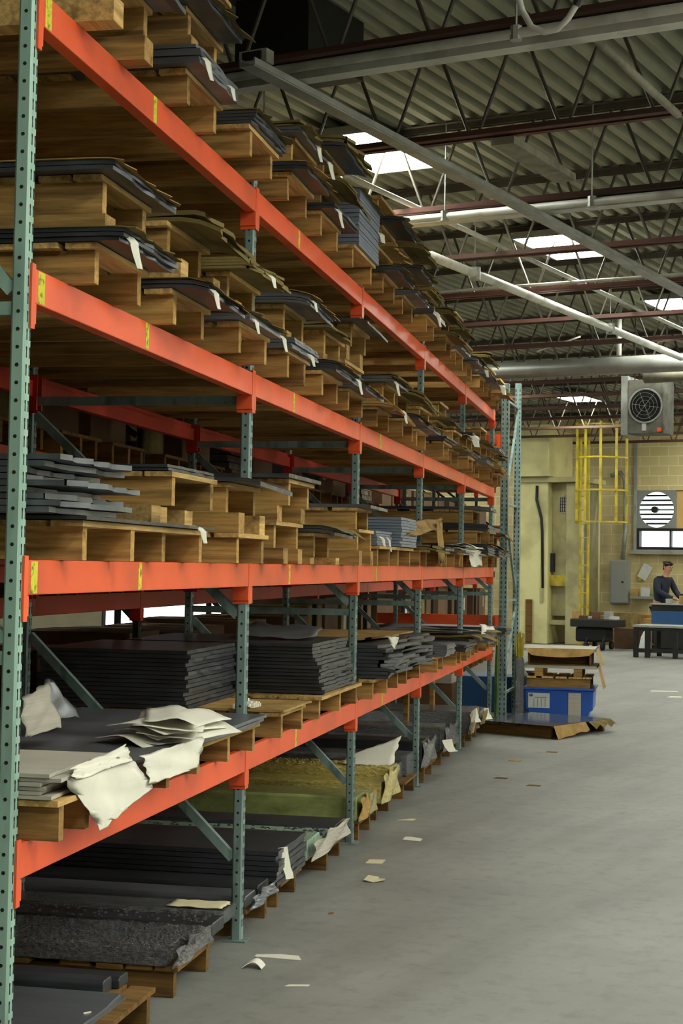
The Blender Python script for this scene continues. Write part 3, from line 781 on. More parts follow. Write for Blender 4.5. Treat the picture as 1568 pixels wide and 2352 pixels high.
crumple('curled_sheet', 'dark sheet corner curled up on the leaning stack, lowest beam level', [(-.5, 8.3, z1 + .405), (-.05, 8.4, z1 + .41), (-.12, 8.95, z1 + .44), (-.5, 8.9, z1 + .46)], STEELG, .003, .01, seed=2, cat='steel sheets')
# third bay, lowest level
pallet(.07, 10.0, z1, (-.5, 0, .45), 'pallet under the ragged dark sheets, lowest beam level, third bay, near side')
pallet(.07, 11.15, z1, (-.3, .3), 'pallet under the ragged dark sheets, lowest beam level, third bay, far side')
sheets('steel_sheet_stack', 'ragged stack of dark bent strips with torn ends, lowest beam level, third bay', 'steel sheets', STEEL, 9.5, 11.5, z1 + .121, .2, .12, -1.1, n=9, droop=.03, ragged=.05, jit=.05)
sheets('cardboard_sheets', 'curled cream board on top of the ragged strips, lowest beam level, third bay', 'cardboard', CARD, 9.8, 11.3, z1 + .325, .014, .02, -.8, n=1, droop=0, ragged=.05, lift=.03)
crumple('paper_strip', 'white torn tag hanging from the ragged strips, lowest beam level', [P_(892, 1462, .2), P_(918, 1462, .2), P_(912, 1478, .2), P_(905, 1494, .2)], PAPER, .002, .004, 4, 4, seed=8)
for b, pos, Ys, sp in [(3, 'near', (12.1, 12.5), 'P S.09'), (3, 'middle', (12.95, 13.33), 'P S.06'), (3, 'far', (13.7, 14.1), 'P S.07 C.02'),
                       (4, 'near', (14.62, 15.0), 'P S.05'), (4, 'middle', (15.4, 15.8), 'P S.06'), (4, 'far', (16.2, 16.6), 'P S.08')]:
    build_unit(0, LV[0], b, pos, Ys, sp.split(), BN[b], 'lowest beam level')
crumple('curled_sheet', 'pale sheet bent over the sheets at the fifth upright, lowest beam level', [(-.6, 13.5, 1.10), (.1, 13.6, 1.10), (.2, 14.15, 1.05), (-.6, 14.1, 1.12)], GREYBL, .003, .01, seed=6, cat='steel sheets')

crumple('torn_board', 'torn tan board draped over the middle stack, second beam level, third bay', [P_(925, 1200, .02), P_(1015, 1188, .1), P_(1012, 1212, .14), P_(935, 1232, .14)], CARD, .006, .01, seed=21, cat='cardboard')
crumple('torn_board', 'long torn tan board strip hanging down to the beam beside the fourth upright', [P_(1003, 1200, .14), P_(1016, 1200, .14), P_(1024, 1292, .12), P_(1008, 1292, .12)], CARD, .005, .006, 8, 4, seed=22, cat='cardboard')
wad('crumpled cream paper heap at the fifth upright, second beam level', .06, 13.95, LV[1] + .125, 6, .22, .5, 14)
crumple('torn_paper_sheet', 'white torn sheet hanging below the cream paper heap, second beam level', [P_(1076, 1272, .12), P_(1108, 1268, .12), P_(1106, 1300, .13), P_(1082, 1302, .13)], PAPER, .003, .006, 6, 6, seed=23)
crumple('torn_paper_sheet', 'white wrinkled wrap over the last stack, lowest beam level, fifth bay', [P_(1102, 1432, .0), P_(1138, 1440, .1), P_(1136, 1468, .15), P_(1108, 1462, .15)], PAPER, .003, .02, 8, 8, seed=24)

# ------------------------------------------------------------------ floor level
BUN = []
def bundle(label, y0, y1, z0, bars, mt, xf, group=None, mats=None, cat='steel bundle', end=None):
    t = thing('steel_bundle', label, cat, (0, (y0 + y1) / 2, z0)); BUN.append((y0, y1, z0, bars))
    r = random.Random(R.random()); cy = (y0 + y1) / 2
    for i, (a, b, h0, h1) in enumerate(bars):
        x1 = xf + r.uniform(-.04, .02); c = .012
        pr = [(a - cy, h0), (b - cy, h0), (b - cy, h1 - c), (b - cy - c, h1), (a - cy + c, h1), (a - cy, h1 - c)]
        MB().prism(pr, -1.22, x1, 'x').obj('wrapped_bar', (mats or [mt])[i % len(mats or [mt])], t, bevel=.004)
    if end:
        m_ = MB().sheet(lambda s, u: (xf + .012 + .012 * math.sin(9 * u + 5 * s), (y0 - cy) + (y1 - y0) * u, .0 + (max(b[3] for b in bars)) * (1 - s) * (.9 + .1 * math.sin(17 * u))), 6, 12, .004)
        m_.obj('torn_wrap_end', end, t)
    return t
FP = SH + DH + .003
def fpal(y, offs, lab): pallet(.0 + R.uniform(-.02, .02), y, .001, offs, lab + ', floor level', old=1)
fpal(5.12, (-.38, 0, .38), 'worn pallet under the grey sheet nearest the camera, first bay')
fpal(6.07, (-.2, .2), 'worn pallet under the bubble wrapped bars, first bay')
fpal(7.08, (-.19, .19), 'worn pallet under the blackened bars just behind the second upright')
fpal(7.72, (-.2, .16), 'worn pallet under the ribbed grey bundle, second bay')
fpal(8.68, (-.2, .24), 'worn pallet under the pale green bundle, second bay')
fpal(9.66, (-.2, .18), 'worn pallet under the olive bundle at the third upright')
fpal(10.42, (-.2, .2), 'worn pallet under the gold wrapped bars, third bay')
fpal(11.42, (-.22, .22), 'worn pallet under the black bundle before the fourth upright')
fpal(12.35, (-.25, .25), 'worn pallet under black bundle, fourth bay near side')
fpal(13.5, (-.3, .3), 'worn pallet under dark bars, fourth bay far side')
fpal(14.85, (-.25, .25), 'worn pallet under the torn bundle, fifth bay near side')
fpal(15.75, (-.25, .25), 'worn pallet under the torn bundle, fifth bay far side')
sheets('steel_sheet', 'scuffed flat grey sheet nearest the camera on the floor pallet', 'steel sheets', STEELG, 4.66, 5.36, FP, .02, -.04, -1.2, n=2, droop=0)
strip(-.075, 5.1, FP + .024, .1, .03, 'white torn strip on the front of the scuffed flat grey sheet', curl=1.4)
bundle('black bars lying beside the scuffed grey sheet, floor level', 5.38, 5.58, FP, [(5.38, 5.47, 0, .05), (5.48, 5.58, 0, .04)], STEEL, -.1)
bundle('glittering bubble wrapped bars in front of the second upright, floor level', 5.8, 6.28, FP, [(5.82, 6.02, 0, .075), (6.04, 6.26, 0, .06)], WRAP, .0, mats=[WRAP, WRAP], end=WRAP)
bundle('low black bars with a pale patch beside the second upright, floor level', 6.3, 6.75, FP + .001, [(6.32, 6.5, .0, .05), (6.53, 6.74, .0, .055)], WRAP, .02, mats=[STEEL, WRAP])
bundle('black bars in torn silver wrap just behind the second upright, floor level', 6.86, 7.3, FP, [(6.87, 7.06, 0, .05), (7.08, 7.28, 0, .06)], STEEL, .02, mats=[STEELG, STEEL], end=STEELG)
sheets('corrugated_sheet_stack', 'tall ribbed charcoal sheet bundle with grey top, floor level, second bay', 'sheet stack', STEEL, 7.36, 7.95, FP, .165, .02, -1.2, n=7, droop=0, jit=.006, ragged=.004)
strip(.012, 7.48, FP + .166, .15, .06, 'cream strip hanging on the end of the ribbed charcoal bundle', curl=.5)
bundle('pale green speckled bundle with torn paper end, floor level, second bay', 8.05, 8.98, FP, [(8.06, 8.36, 0, .10), (8.38, 8.66, 0, .07), (8.68, 8.96, 0, .085)], WRAPT, .03, mats=[WRAPT, WRAPT, STEEL], end=PAPERG)
bundle('olive green wrapped bundle crossing behind the third upright, floor level', 9.38, 9.9, FP, [(9.39, 9.64, 0, .14), (9.66, 9.88, 0, .12)], WRAPO, .02, mats=[WRAPO], end=CARD)
bundle('gold wrapped bars with sparkling film, floor level, third bay', 10.1, 10.72, FP, [(10.11, 10.38, 0, .13), (10.4, 10.7, 0, .19)], WRAPG, .03, mats=[WRAPG], end=WRAPG)
crumple('curved_white_sheet', 'large curved white sheet standing on the gold wrapped bars', [(-.30, 10.45, FP + .20), (.03, 10.5, FP + .195), (.06, 10.62, FP + .37), (-.28, 10.52, FP + .24)], PAPER, .003, .002, seed=4, cat='sheet')
bundle('long black bars behind the curved white sheet, floor level', 11.1, 11.78, FP, [(11.12, 11.42, 0, .12), (11.44, 11.76, 0, .15)], STEEL, -.02, mats=[STEEL, WRAP])
bundle('black ribbed bundle with plastic ends, floor level, fourth bay near side', 11.98, 12.7, FP, [(12.0, 12.3, 0, .19), (12.32, 12.68, 0, .17)], WRAP, .0, mats=[STEEL, WRAP], end=WRAP)
bundle('dark shiny wrapped bars, floor level, fourth bay far side', 13.05, 13.95, FP, [(13.06, 13.4, 0, .2), (13.42, 13.92, 0, .15)], WRAP, .02, mats=[WRAP, STEEL], end=WRAP)
bundle('torn paper covered bundle, floor level, fifth bay near side', 14.5, 15.2, FP, [(14.52, 15.18, 0, .2)], STEEL, .05, mats=[WRAP], end=CARD)
bundle('small torn bundle at the end of the floor row, fifth bay', 15.45, 16.05, FP, [(15.46, 16.03, 0, .12)], STEEL, .05, mats=[WRAP], end=CARDO)
BUBM = mat('bubble_film', (74, 74, 78), .05, 0, .2, 10, objvar=0, spec=.8, coat=1.)
BUBG = mat('gold_film', (190, 170, 90), .06, 0, .2, 10, objvar=0, spec=.8, coat=1.)
def bubbles(t, y0, y1, x0, x1, z, n, mt, rad, seed):
    r = random.Random(seed); m_ = MB(); cy = t.location.y
    for i in range(n):
        x, y = r.uniform(x0, x1) if r.random() < .5 else x1 - (x1 - x0) * r.random() ** 2, r.uniform(y0, y1) - cy
        q = rad * r.uniform(.6, 1.2); b = len(m_.v)
        for k in range(6): m_.v.append((x + q * math.cos(k * 1.047), y + q * math.sin(k * 1.047), z))
        for k in range(6): m_.v.append((x + q * .7 * math.cos(k * 1.047), y + q * .7 * math.sin(k * 1.047), z + q * .45))
        m_.v.append((x, y, z + q * .65))
        for k in range(6):
            j = (k + 1) % 6
            m_.f += [(b + k, b + j, b + 6 + j, b + 6 + k), (b + 6 + k, b + 6 + j, b + 12)]
    o = m_.obj('bubble_wrap', mt, t, smooth=True); o['kind'] = 'stuff'
for o_ in list(COL.objects):
    lb_ = o_.get('label', '')
    if lb_.startswith('glittering bubble'):
        bubbles(o_, 5.83, 6.01, -1.0, -.02, .0755, 520, BUBM, .0065, 1); bubbles(o_, 6.05, 6.25, -.9, -.02, .0605, 480, BUBM, .0065, 2)
    elif lb_.startswith('gold wrapped bars'):
        bubbles(o_, 10.41, 10.69, -1.1, 0, .1905, 260, BUBG, .013, 3)
    elif lb_.startswith('low black bars'):
        bubbles(o_, 6.34, 6.48, -1.0, -.05, .0505, 120, BUBM, .009, 4)
    elif lb_.startswith('pale green speckled'):
        bubbles(o_, 8.4, 8.64, -1.0, 0, .0705, 120, BUBM, .010, 5)
crumple('cream_paper_patch', 'cream paper patch lying on the black bars before the second upright', [(-.26, 6.56, FP + .064), (-.02, 6.56, FP + .064), (-.02, 6.7, FP + .064), (-.26, 6.7, FP + .064)], CREAMP, .002, .003, seed=31)
strip(.07, 12.9, .24, .12, .12, 'pale torn tab on dark wrapped bars beside the fourth upright', curl=1.0)
strip(.02, 14.85, FP + .2, .14, .2, 'white paper square hanging on the torn bundle, fifth bay', curl=.9)
strip(.02, 15.85, FP + .12, .13, .2, 'white paper square at the last floor bundle, fifth bay', curl=.9)
for k, (yy, hh) in enumerate(((10.95, .0), (11.62, 0))):
    pass
for i, (px_, X) in enumerate(((933, -.45), (992, -.45))):
    p = pix(px_, 1620, X)
    zb = .001
    for (y0, y1, z0, bars) in BUN:
        for (a_, b_, h0, h1) in bars:
            if a_ - .05 < p.y < b_ + .05: zb = max(zb, z0 + h1 + .001)
    o = MB().box(-.02, .02, -.045, .045, 0, .722 - zb).obj('timber_post', WOOD, None, (X, p.y, zb)); tag(o, 'upright wooden stick standing between floor bundles, %s of the two' % ('left', 'right')[i], 'timber')

# ------------------------------------------------------------------ rear rack contents, in shade
def carton(x, y, z, sx, sy, sz, label, mt=BROWN, lab=0):
    t = thing('cardboard_carton', label, 'box', (x, y, z))
    MB().box(-sx / 2, sx / 2, -sy / 2, sy / 2, 0, sz).obj('box_body', mt, t, bevel=.006)
    MB().box(-sx / 2 - .002, sx / 2 + .002, -.03, .03, sz + .0005, sz + .002).obj('tape', CARD, t)
    if lab: MB().box(sx / 2 + .0005, sx / 2 + .0015, -sy * .3, -sy * .05, sz * .35, sz * .75).obj('label', LABEL, t)
    return t
rr = random.Random(3)
for b in range(0, 10):
    for l in range(-1, 4):
        zz = (LV2[l] if l >= 0 else 0.0) + .001
        for q, yy in enumerate((PY2[b] + .48, PY2[b] + 1.26, PY2[b] + 2.04)):
            pl_ = '%s place, %s of the rear rack, %s' % (POS[q], BN2[b], ('%s beam level' % LN[l]) if l >= 0 else 'floor level')
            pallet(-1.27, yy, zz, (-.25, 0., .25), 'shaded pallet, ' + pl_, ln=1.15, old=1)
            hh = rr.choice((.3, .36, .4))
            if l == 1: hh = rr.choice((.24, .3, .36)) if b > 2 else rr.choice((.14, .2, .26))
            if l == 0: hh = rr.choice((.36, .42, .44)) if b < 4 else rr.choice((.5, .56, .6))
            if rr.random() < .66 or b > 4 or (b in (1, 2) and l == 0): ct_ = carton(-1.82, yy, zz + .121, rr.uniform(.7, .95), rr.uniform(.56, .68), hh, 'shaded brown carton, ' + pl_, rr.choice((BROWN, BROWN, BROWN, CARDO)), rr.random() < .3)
            else: ct_ = None
            if ct_ and b in (1, 2) and l == 0 and q == 0:
                bb = ct_.children[0].data.vertices; ym = min(v_.co.y for v_ in bb)
                for i_, x_ in enumerate((-.3, -.22, -.16, -.08, .1)):
                    MB().box(x_ - .006, x_ + .006, ym - .003, ym - .0008, .08, .30, Matrix.Rotation((-1) ** i_ * .12, 4, 'Y')).obj('paint_stroke', LABEL, ct_)
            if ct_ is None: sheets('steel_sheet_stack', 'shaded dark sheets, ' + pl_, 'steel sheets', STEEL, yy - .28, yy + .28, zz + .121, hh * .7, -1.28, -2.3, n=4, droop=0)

# ------------------------------------------------------------------ end rack frame, pile, loose pallet
EX, EY = .135, 17.02
t = thing('end_rack_frame', 'tall perforated grey upright frame standing alone past the rack end', 'rack upright', (EX, EY, 0), math.radians(2))
def pposts(h, wd, label, x, y):
    p = MB().box(x - wd / 2, x + wd / 2, y - .035, y + .035, .006, h).obj('post', GREYG, t, bevel=.006)
    m_ = MB()
    for i in range(int(h / .0508) - 2):
        for dx in (-.022, .022):
            z = .08 + i * .0508
            m_.box(x + dx - .005, x + dx + .005, y - .0357, y - .034, z, z + .026)
    sl = m_.obj('slots', BLACK, p); sl['kind'] = 'stuff'
    MB().box(x - wd / 2 - .03, x + wd / 2 + .03, y - .06, y + .06, .001, .006).obj('foot_plate', GREYG, t)
pposts(3.57, .085, '', -.03, 0); pposts(3.68, .07, '', .05, .95)
def link(a, b, nm): MB().tube([a, b], .017, 4).obj(nm, GREYG, t)
link((-.02, .04, .3), (.045, .91, .3), 'strut'); link((-.02, .04, 1.27), (.045, .91, 1.27), 'strut'); link((-.02, .04, 2.3), (.045, .91, 2.3), 'strut'); link((-.02, .04, 3.4), (.045, .91, 3.4), 'strut')
link((-.02, .04, 2.36), (.045, .91, 3.3), 'brace'); link((-.02, .04, 2.2), (.045, .91, 1.35), 'brace'); link((-.02, .04, .4), (.045, .91, 1.2), 'brace')
for z, nm in ((2.92, 'upper'), (1.955, 'middle'), (1.01, 'lower')):
    b_ = thing('shelf_beam', 'short orange beam end beside the lone perforated upright, %s of three' % nm, 'rack beam', (EX - .075, EY, z), 0); b_['kind'] = 'thing'
    MB().box(-1.3, -.006, -.02, .02, 0, .11).obj('beam_body', ORANGE, b_, bevel=.003)
    c = MB().box(-.006, 0, -.036, .03, -.06, .115).box(-.04, 0, -.041, -.036, -.05, .10)
    c.obj('connector', ORANGE, b_)

px0 = (.66, 17.95)
def at(dx, dy, z): return (px0[0] + dx, px0[1] + dy, z)
t = thing('blue_bin', 'blue plastic bin at the bottom of the pile past the rack', 'bin', at(0, 0, .001))
bn = MB()
bn.prism([(-.30, .0), (.30, .0), (.33, .09), (.36, .1), (.37, .31), (-.37, .31), (-.36, .1), (-.33, .09)], -.36, .36, 'y')
bn.obj('bin_body', BLUE, t, bevel=.008)
MB().box(-.385, .385, -.375, .375, .3105, .335).obj('bin_rim', BLUE, t, bevel=.006)
lb = MB().box(-.33, -.10, -.364, -.3605, .115, .275).obj('label', LABEL, t)
m_ = MB()
for i in range(4): m_.box(-.27 + i * .04, -.265 + i * .04, -.3655, -.3645, .125, .215)
m_.box(-.32, -.28, -.3655, -.3645, .235, .265); m_.box(-.26, -.13, -.3655, -.3645, .225, .232)
m_.obj('label_print', INK, lb)
MB().box(.10, .235, -.364, -.3605, .04, .285).obj('torn_label', PAPERG, t)
pallet(px0[0] + .33, px0[1], .338, (-.32, 0, .32), 'wooden pallet resting on the blue bin', ln=.68, rz=0)
for i, xx in enumerate((-.22, .2)):
    o = MB().box(-.045, .045, -.36, .36, 0, .085).obj('spacer_timber', WOOD, None, at(xx, 0, .459)); tag(o, '%s wood block on the pallet above the blue bin' % ('left', 'right')[i], 'timber')
def draped(label, z, x0, x1, y0, y1, mt, cl, cr, cf, th=.012):
    t = thing('cardboard_slab', label, 'cardboard', (px0[0], px0[1], z))
    MB().box(x0, x1, y0, y1, 0, th).obj('top_sheet', mt, t)
    # right side flap, hanging
    MB().sheet(lambda s, u: (x1 + .012 + .06 * s + .012 * math.sin(4 * u), y0 + (y1 - y0) * u, th - cr * s * (1 - .1 * math.sin(5 * u))), 6, 8, .004).obj('side_flap', CARD, t)
    if cf: MB().sheet(lambda s, u: (x0 + .05 + (x1 - x0 - .06) * u, y0 - .006 - .02 * s, th - cf * s * (.55 + .45 * math.sin(3.1 * u + .1) ** .5 if 0 < u < 1 else .3)), 6, 14, .004).obj('front_flap', CARD, t)
    if cl: MB().sheet(lambda s, u: (x0 + .05 - .2 * s + .16 * s * s * s, y0 - .01 + (y1 - y0) * u, th + .006 - cl * s * s), 8, 4, .004).obj('curled_flap', GREYBL, t)
    return t
draped('middle grey sheet with curled left edge in the pile past the rack', .546, -.40, .40, -.37, .37, PAPERG, .16, .24, 0, .03)
tb = at(0, 0, 0)
bx_ = thing('wooden_crate', 'dark open wooden crate between the two sheets of the pile', 'crate', at(0, 0, .578))
MB().box(-.34, .34, -.34, .34, 0, .012).obj('crate_bottom', OLDW, bx_)
MB().box(-.34, .34, -.2, -.18, .0125, .15).obj('crate_front', OLDW, bx_)
for s in (-1, 1): MB().box(s * .33 - .01, s * .33 + .01, -.34, .34, .0125, .15).obj('crate_side', OLDW, bx_)
MB().box(-.318, .318, .32, .34, .0125, .15).obj('crate_back', OLDW, bx_)
draped('top grey board with hanging cardboard flaps on the pile past the rack', .731, -.40, .38, -.37, .37, PAPERG, 0, .18, .09, .03)
o = MB().box(-.09, .09, -.2, .2, 0, .46).obj('metal_sheet', GALV, None, (.27, 18.6, .001)); tag(o, 'pale grey panel standing behind the blue bin', 'panel')
o = MB().tube([(0, 0, .001), (0, 0, .62), (0, 0, .66)], [.05, .05, .035], 12).obj('black_wrapped_roll', WRAP, None, (.235, 17.55, 0)); tag(o, 'black plastic wrapped roll standing beside the lone upright', 'roll')
m_ = MB(); r_ = random.Random(8)
for i in range(26):
    a = r_.uniform(0, 6.28); q = r_.uniform(0, .045)
    m_.tube([(q * math.cos(a), q * math.sin(a), .0), (q * 1.4 * math.cos(a), q * 1.4 * math.sin(a), .2 + r_.uniform(0, .08))], .006, 4)
o = m_.obj('yellow_broom_head', YELLOW, None, (.235, 17.55, .663)); tag(o, 'yellow bristly brush head on top of the black roll', 'brush'); o['kind'] = 'stuff'
o = MB().tube([(0, 0, .001), (.005, 0, .55), (0, .02, 1.1)], [.05, .055, .03], 8).obj('green_bundle', GREENL, None, (.02, 17.5, 0)); tag(o, 'green plastic bundle behind the lone upright', 'bundle')
o = MB().box(-.28, .28, -.25, .25, 0, .4).obj('blue_crate', BLUED, None, (-.18, 18.4, .001), bevel=.01); tag(o, 'blue crate partly hidden behind the last rack upright', 'crate')
carton(-.85, 18.0, .001, .7, .8, .34, 'dark red brown carton on the floor behind the last rack bay', BROWN)
o = MB().box(-.36, .34, -.4, .4, 0, .1).obj('board_stack', PAPERG, None, (-.85, 18.0, .346)); tag(o, 'pale board stack on the dark red brown carton', 'boards')
pallet(-.5, 18.0, .449, (-.3, 0, .3), 'pallet on top of the pale board stack behind the last bay', ln=.7, old=1)
carton(-.85, 18.0, .571, .66, .6, .3, 'upper brown carton behind the last rack bay', BROWN)
# loose pallet with a glossy sheet on the floor
rz = math.radians(-26)
Mz = Matrix.Rotation(rz, 4, 'Z')
pallet(.95, 16.02, .001, (-.5, 0, .5), 'loose pallet lying on the aisle floor in front of the blue bin', ln=.85, rz=rz, old=1)
t = thing('glossy_sheet', 'glossy grey sheet reflecting the blue bin on the loose floor pallet', 'sheet', (.95, 16.02, .121), rz)
MB().sheet(lambda s, u: (-.86 + .9 * s, -.58 + 1.16 * u, .006 + .004 * math.sin(5 * u) * s), 6, 8, .004).obj('sheet_face', GLOSSM, t)
MB().sheet(lambda s, u: (.046 + .05 * s, -.56 + .62 * u, .004 - .118 * s * (1 - .25 * u) * (1 - .3 * abs(math.sin(7 * u)) * u)), 4, 12, .004).obj('cardboard_edge', CARD, t)
MB().sheet(lambda s, u: (.046 + .07 * s, .12 + .46 * u, .004 - .05 * s * (1 + .4 * math.sin(19 * u))), 4, 12, .004).obj('frayed_edge', CARDO, t)

# ------------------------------------------------------------------ litter on the floor
def litter(label, x, y, pts, rz=0., mt=PAPER, lift=.0, cat='paper scrap', name='paper_scrap', fold=0.):
    n = len(pts); cx = sum(p[0] for p in pts) / n
    m_ = MB(); k = 0
    top = [(px, py, .004 + fold * abs(px - cx)) for px, py in pts]
    m_.v += top + [(a, b, c - .003) for a, b, c in top]
    m_.f.append(tuple(range(n))); m_.f.append(tuple(range(n, 2 * n))[::-1])
    for i in range(n):
        j = (i + 1) % n; m_.f.append((i, n + i, n + j, j))
    o = m_.obj(name, mt, None, (x, y, 0)); o.rotation_euler = (0, 0, rz)
    return tag(o, label, cat)
litter('long white paper strip lying nearest the camera on the concrete', .225, 6.56, [(-.10, -.02), (.06, -.03), (.10, -.03), (.075, .035), (.0, .045), (-.10, .015)])
m_ = MB().sheet(lambda s, u: (-.04 + .08 * s, -.035 + .07 * u + .02 * math.sin(3 * s), .006 + .02 * math.sin(3.14 * s)), 8, 3, .003)
tag(m_.obj('paper_scrap', PAPER, None, (.165, 6.37, 0)), 'small arched cream scrap below the long white strip', 'paper scrap')
litter('narrow white scrap close to the bottom edge of the picture', .40, 6.13, [(-.045, -.012), (.04, .012), (.042, .03), (-.035, .012)])
litter('folded cream scrap in the aisle beside the pale green bundle', .32, 8.28, [(-.05, -.06), (.0, -.07), (.055, -.02), (.05, .0), (.01, .03), (.005, .075), (-.05, .07)], mt=CREAMP, fold=.15)
litter('square cream scrap beyond the folded one', .23, 8.78, [(-.045, -.06), (.045, -.05), (.045, .07), (-.042, .06)], mt=CREAMP)
litter('cream scrap beside the olive bundle', .31, 9.57, [(-.05, -.04), (.06, -.07), (.06, .02), (-.02, .07), (-.05, .06)])
litter('thin tan scrap beside the gold bars', .17, 10.27, [(-.06, -.03), (.04, -.02), (.05, .05), (.02, .06)], mt=CREAMP)
for i, (x, y, mt_) in enumerate(((.54, 13.67, CARD), (.82, 12.17, OLDW), (.8, 14.42, OLDW), (.54, 12.51, OLDW))):
    litter('%s dark splinter lying on the far aisle floor' % ('first tan', 'nearest brown', 'farthest brown', 'left brown')[i], x, y, [(-.05, -.02), (.05, -.03), (.055, .03), (-.03, .05)], mt=mt_, name='wood_splinter', cat='splinter')
litter('tiny dark crumb alone on the near concrete', .26, 7.44, [(-.01, -.02), (.012, -.015), (.01, .02), (-.008, .015)], mt=OLDW, name='wood_splinter', cat='splinter')
litter('white strip on the floor at the right edge of the picture', 1.78, 22.15, [(-.19, -.1), (.17, -.02), (.17, .1), (-.18, .04)])
litter('white scrap beyond the strip at the right edge', 1.9, 21.2, [(-.1, -.1), (.1, -.05), (.08, .1), (-.05, .08)])

# ------------------------------------------------------------------ back of the hall (building axes)
def bt(name, label, cat, u, v, z=0.): 
    t = thing(name, label, cat, UV(u, v, z)); t.rotation_euler = (0, 0, BROT); return t
# press machine
t = bt('press_machine', 'huge cream painted press standing against the far wall', 'machine', -11.0, 33.0)
MB().box(-.72, -.08, 0, 1.3, .001, 3.5).obj('column', CREAM, t, bevel=.02)
MB().box(-.08, .64, .25, 1.3, .6, 3.47).obj('frame_side', CREAMD, t, bevel=.02)
MB().box(.30, .64, .05, 1.2, .001, 3.47).obj('side_column', CREAMD, t, bevel=.03)
MB().box(-.85, .72, -.1, 1.4, 3.47, 3.58).obj('crown_ledge', CREAMD, t, bevel=.01)
MB().box(-.80, .02, -.25, 1.2, 3.59, 4.62).obj('head_box', CREAM, t, bevel=.015)
MB().box(-.83, .05, -.28, 1.2, 4.62, 4.70).obj('head_cap', CREAM, t, bevel=.01)
MB().box(-.08, .30, .15, .249, .42, .52).obj('work_table', CREAMD, t)
MB().box(-.08, .30, .12, .249, 1.25, 1.48).obj('yellow_guard', YELLOW, t)
MB().box(-.07, .0, .14, .249, 1.55, 1.95).obj('dark_lever', DKMET, t)
MB().tube([(-.33, -.012, 3.4), (-.33, -.03, 3.1), (-.22, -.03, 2.7), (-.2, -.02, 2.4), (-.18, -.02, 1.2)], .03, 8).obj('hose', DKMET, t, smooth=True)
MB().box(-.23, -.17, -.04, -.001, .9, 1.7).obj('handle_bar', CREAMD, t)
MB().box(-.55, -.42, -.06, -.001, .02, .95).obj('side_post', OLDW, t)
m_ = MB()
for i in range(12):
    a = i * math.pi / 6; b = a + math.pi / 6
    m_.v += [(.22 + .12 * math.cos(a), .2, 3.0 + .2 * math.sin(a)), (.22 + .12 * math.cos(a), .249, 3.0 + .2 * math.sin(a))]
m_.f += [tuple(range(0, 24, 2))] + [((2 * i) % 24, (2 * i + 1) % 24, (2 * i + 3) % 24, (2 * i + 2) % 24) for i in range(12)]
gd = m_.obj('round_grille', GALV, t)
m_ = MB()
for i in range(-2, 3): m_.tube([(.22 + i * .045, .19, 2.84), (.22 + i * .045, .19, 3.16)], .007, 4); m_.tube([(.12, .19, 3.0 + i * .07), (.32, .19, 3.0 + i * .07)], .007, 4)
m_.obj('grille_bars', DKMET, gd)
# caged ladder
t = bt('caged_ladder', 'yellow caged ladder rising beside the cream press', 'ladder', -9.76, 32.35)
for x in (-.45, -.28): MB().box(x - .022, x + .022, .28, .32, .001, 4.66).obj('rail', YELLOW, t)
m_ = 0
for i in range(15): MB().tube([(-.43, .3, .25 + i * .29), (-.30, .3, .25 + i * .29)], .014, 6).obj('rung', YELLOW, t)
def hoop(z, nm):
    pts = [(-.5, .3, z)] + [(.02 - .55 * math.cos(a), .3 - .62 * math.sin(a), z) for a in [math.pi * k / 10 for k in range(11)]]
    MB().tube(pts, .024, 4, sx=.4, sy=1.).obj('cage_hoop', YELLOW, t)
for z in (2.6, 3.26, 3.94, 4.62): hoop(z, '')
for k in (0, 2, 4, 6, 8, 10):
    a = math.pi * k / 10
    x, y = .02 - .53 * math.cos(a), .3 - .60 * math.sin(a)
    MB().box(x - .028, x + .028, y - .006, y + .006, 2.58, 4.68).obj('cage_bar', YELLOW, t)
# wall fan in the opening
t = bt('wall_fan', 'round louvred wall fan with daylight behind, in the back wall', 'fan', -9.52, WV + .02, 2.98)
m_ = MB(); n = 28; r1 = .40
for i in range(n):
    a = 2 * math.pi * (i + .5) / n; s = max(abs(math.cos(a)), abs(math.sin(a)))
    q = .455
    X, Z = q * math.cos(a) / s, .435 * math.sin(a) / s
    m_.v += [(r1 * math.cos(a), 0, r1 * math.sin(a)), (X, 0, Z), (r1 * math.cos(a), .06, r1 * math.sin(a)), (X, .06, Z)]
for i in range(n):
    j = (i + 1) % n
    a, b = 4 * i, 4 * j
    m_.f += [(a, b, b + 1, a + 1), (a + 2, a + 3, b + 3, b + 2), (a, a + 2, b + 2, b), (a + 1, b + 1, b + 3, a + 3)]
m_.obj('fan_panel', CABG, t)
MB().tube([(0, .10, 0), (0, .105, 0)], .4, 28).obj('daylight', DAY, t) if 0 else None
dm = MB(); dm.box(-.44, .44, .12, .13, -.42, .42).obj('daylight_opening', DAY, t)
for k in range(-3, 4):
    z = k * .105; hw = math.sqrt(max(.0, .4 ** 2 - z * z))
    MB().box(-hw, hw, .03, .045, z - .021, z + .021).obj('louvre', DKMET, t)
MB().tube([(-.03, -.06, .0), (-.03, .05, .0)], .075, 12).obj('motor', DKMET, t)
MB().box(-.4, .4, .022, .03, -.02, .02).obj('motor_bracket', CABG, t)
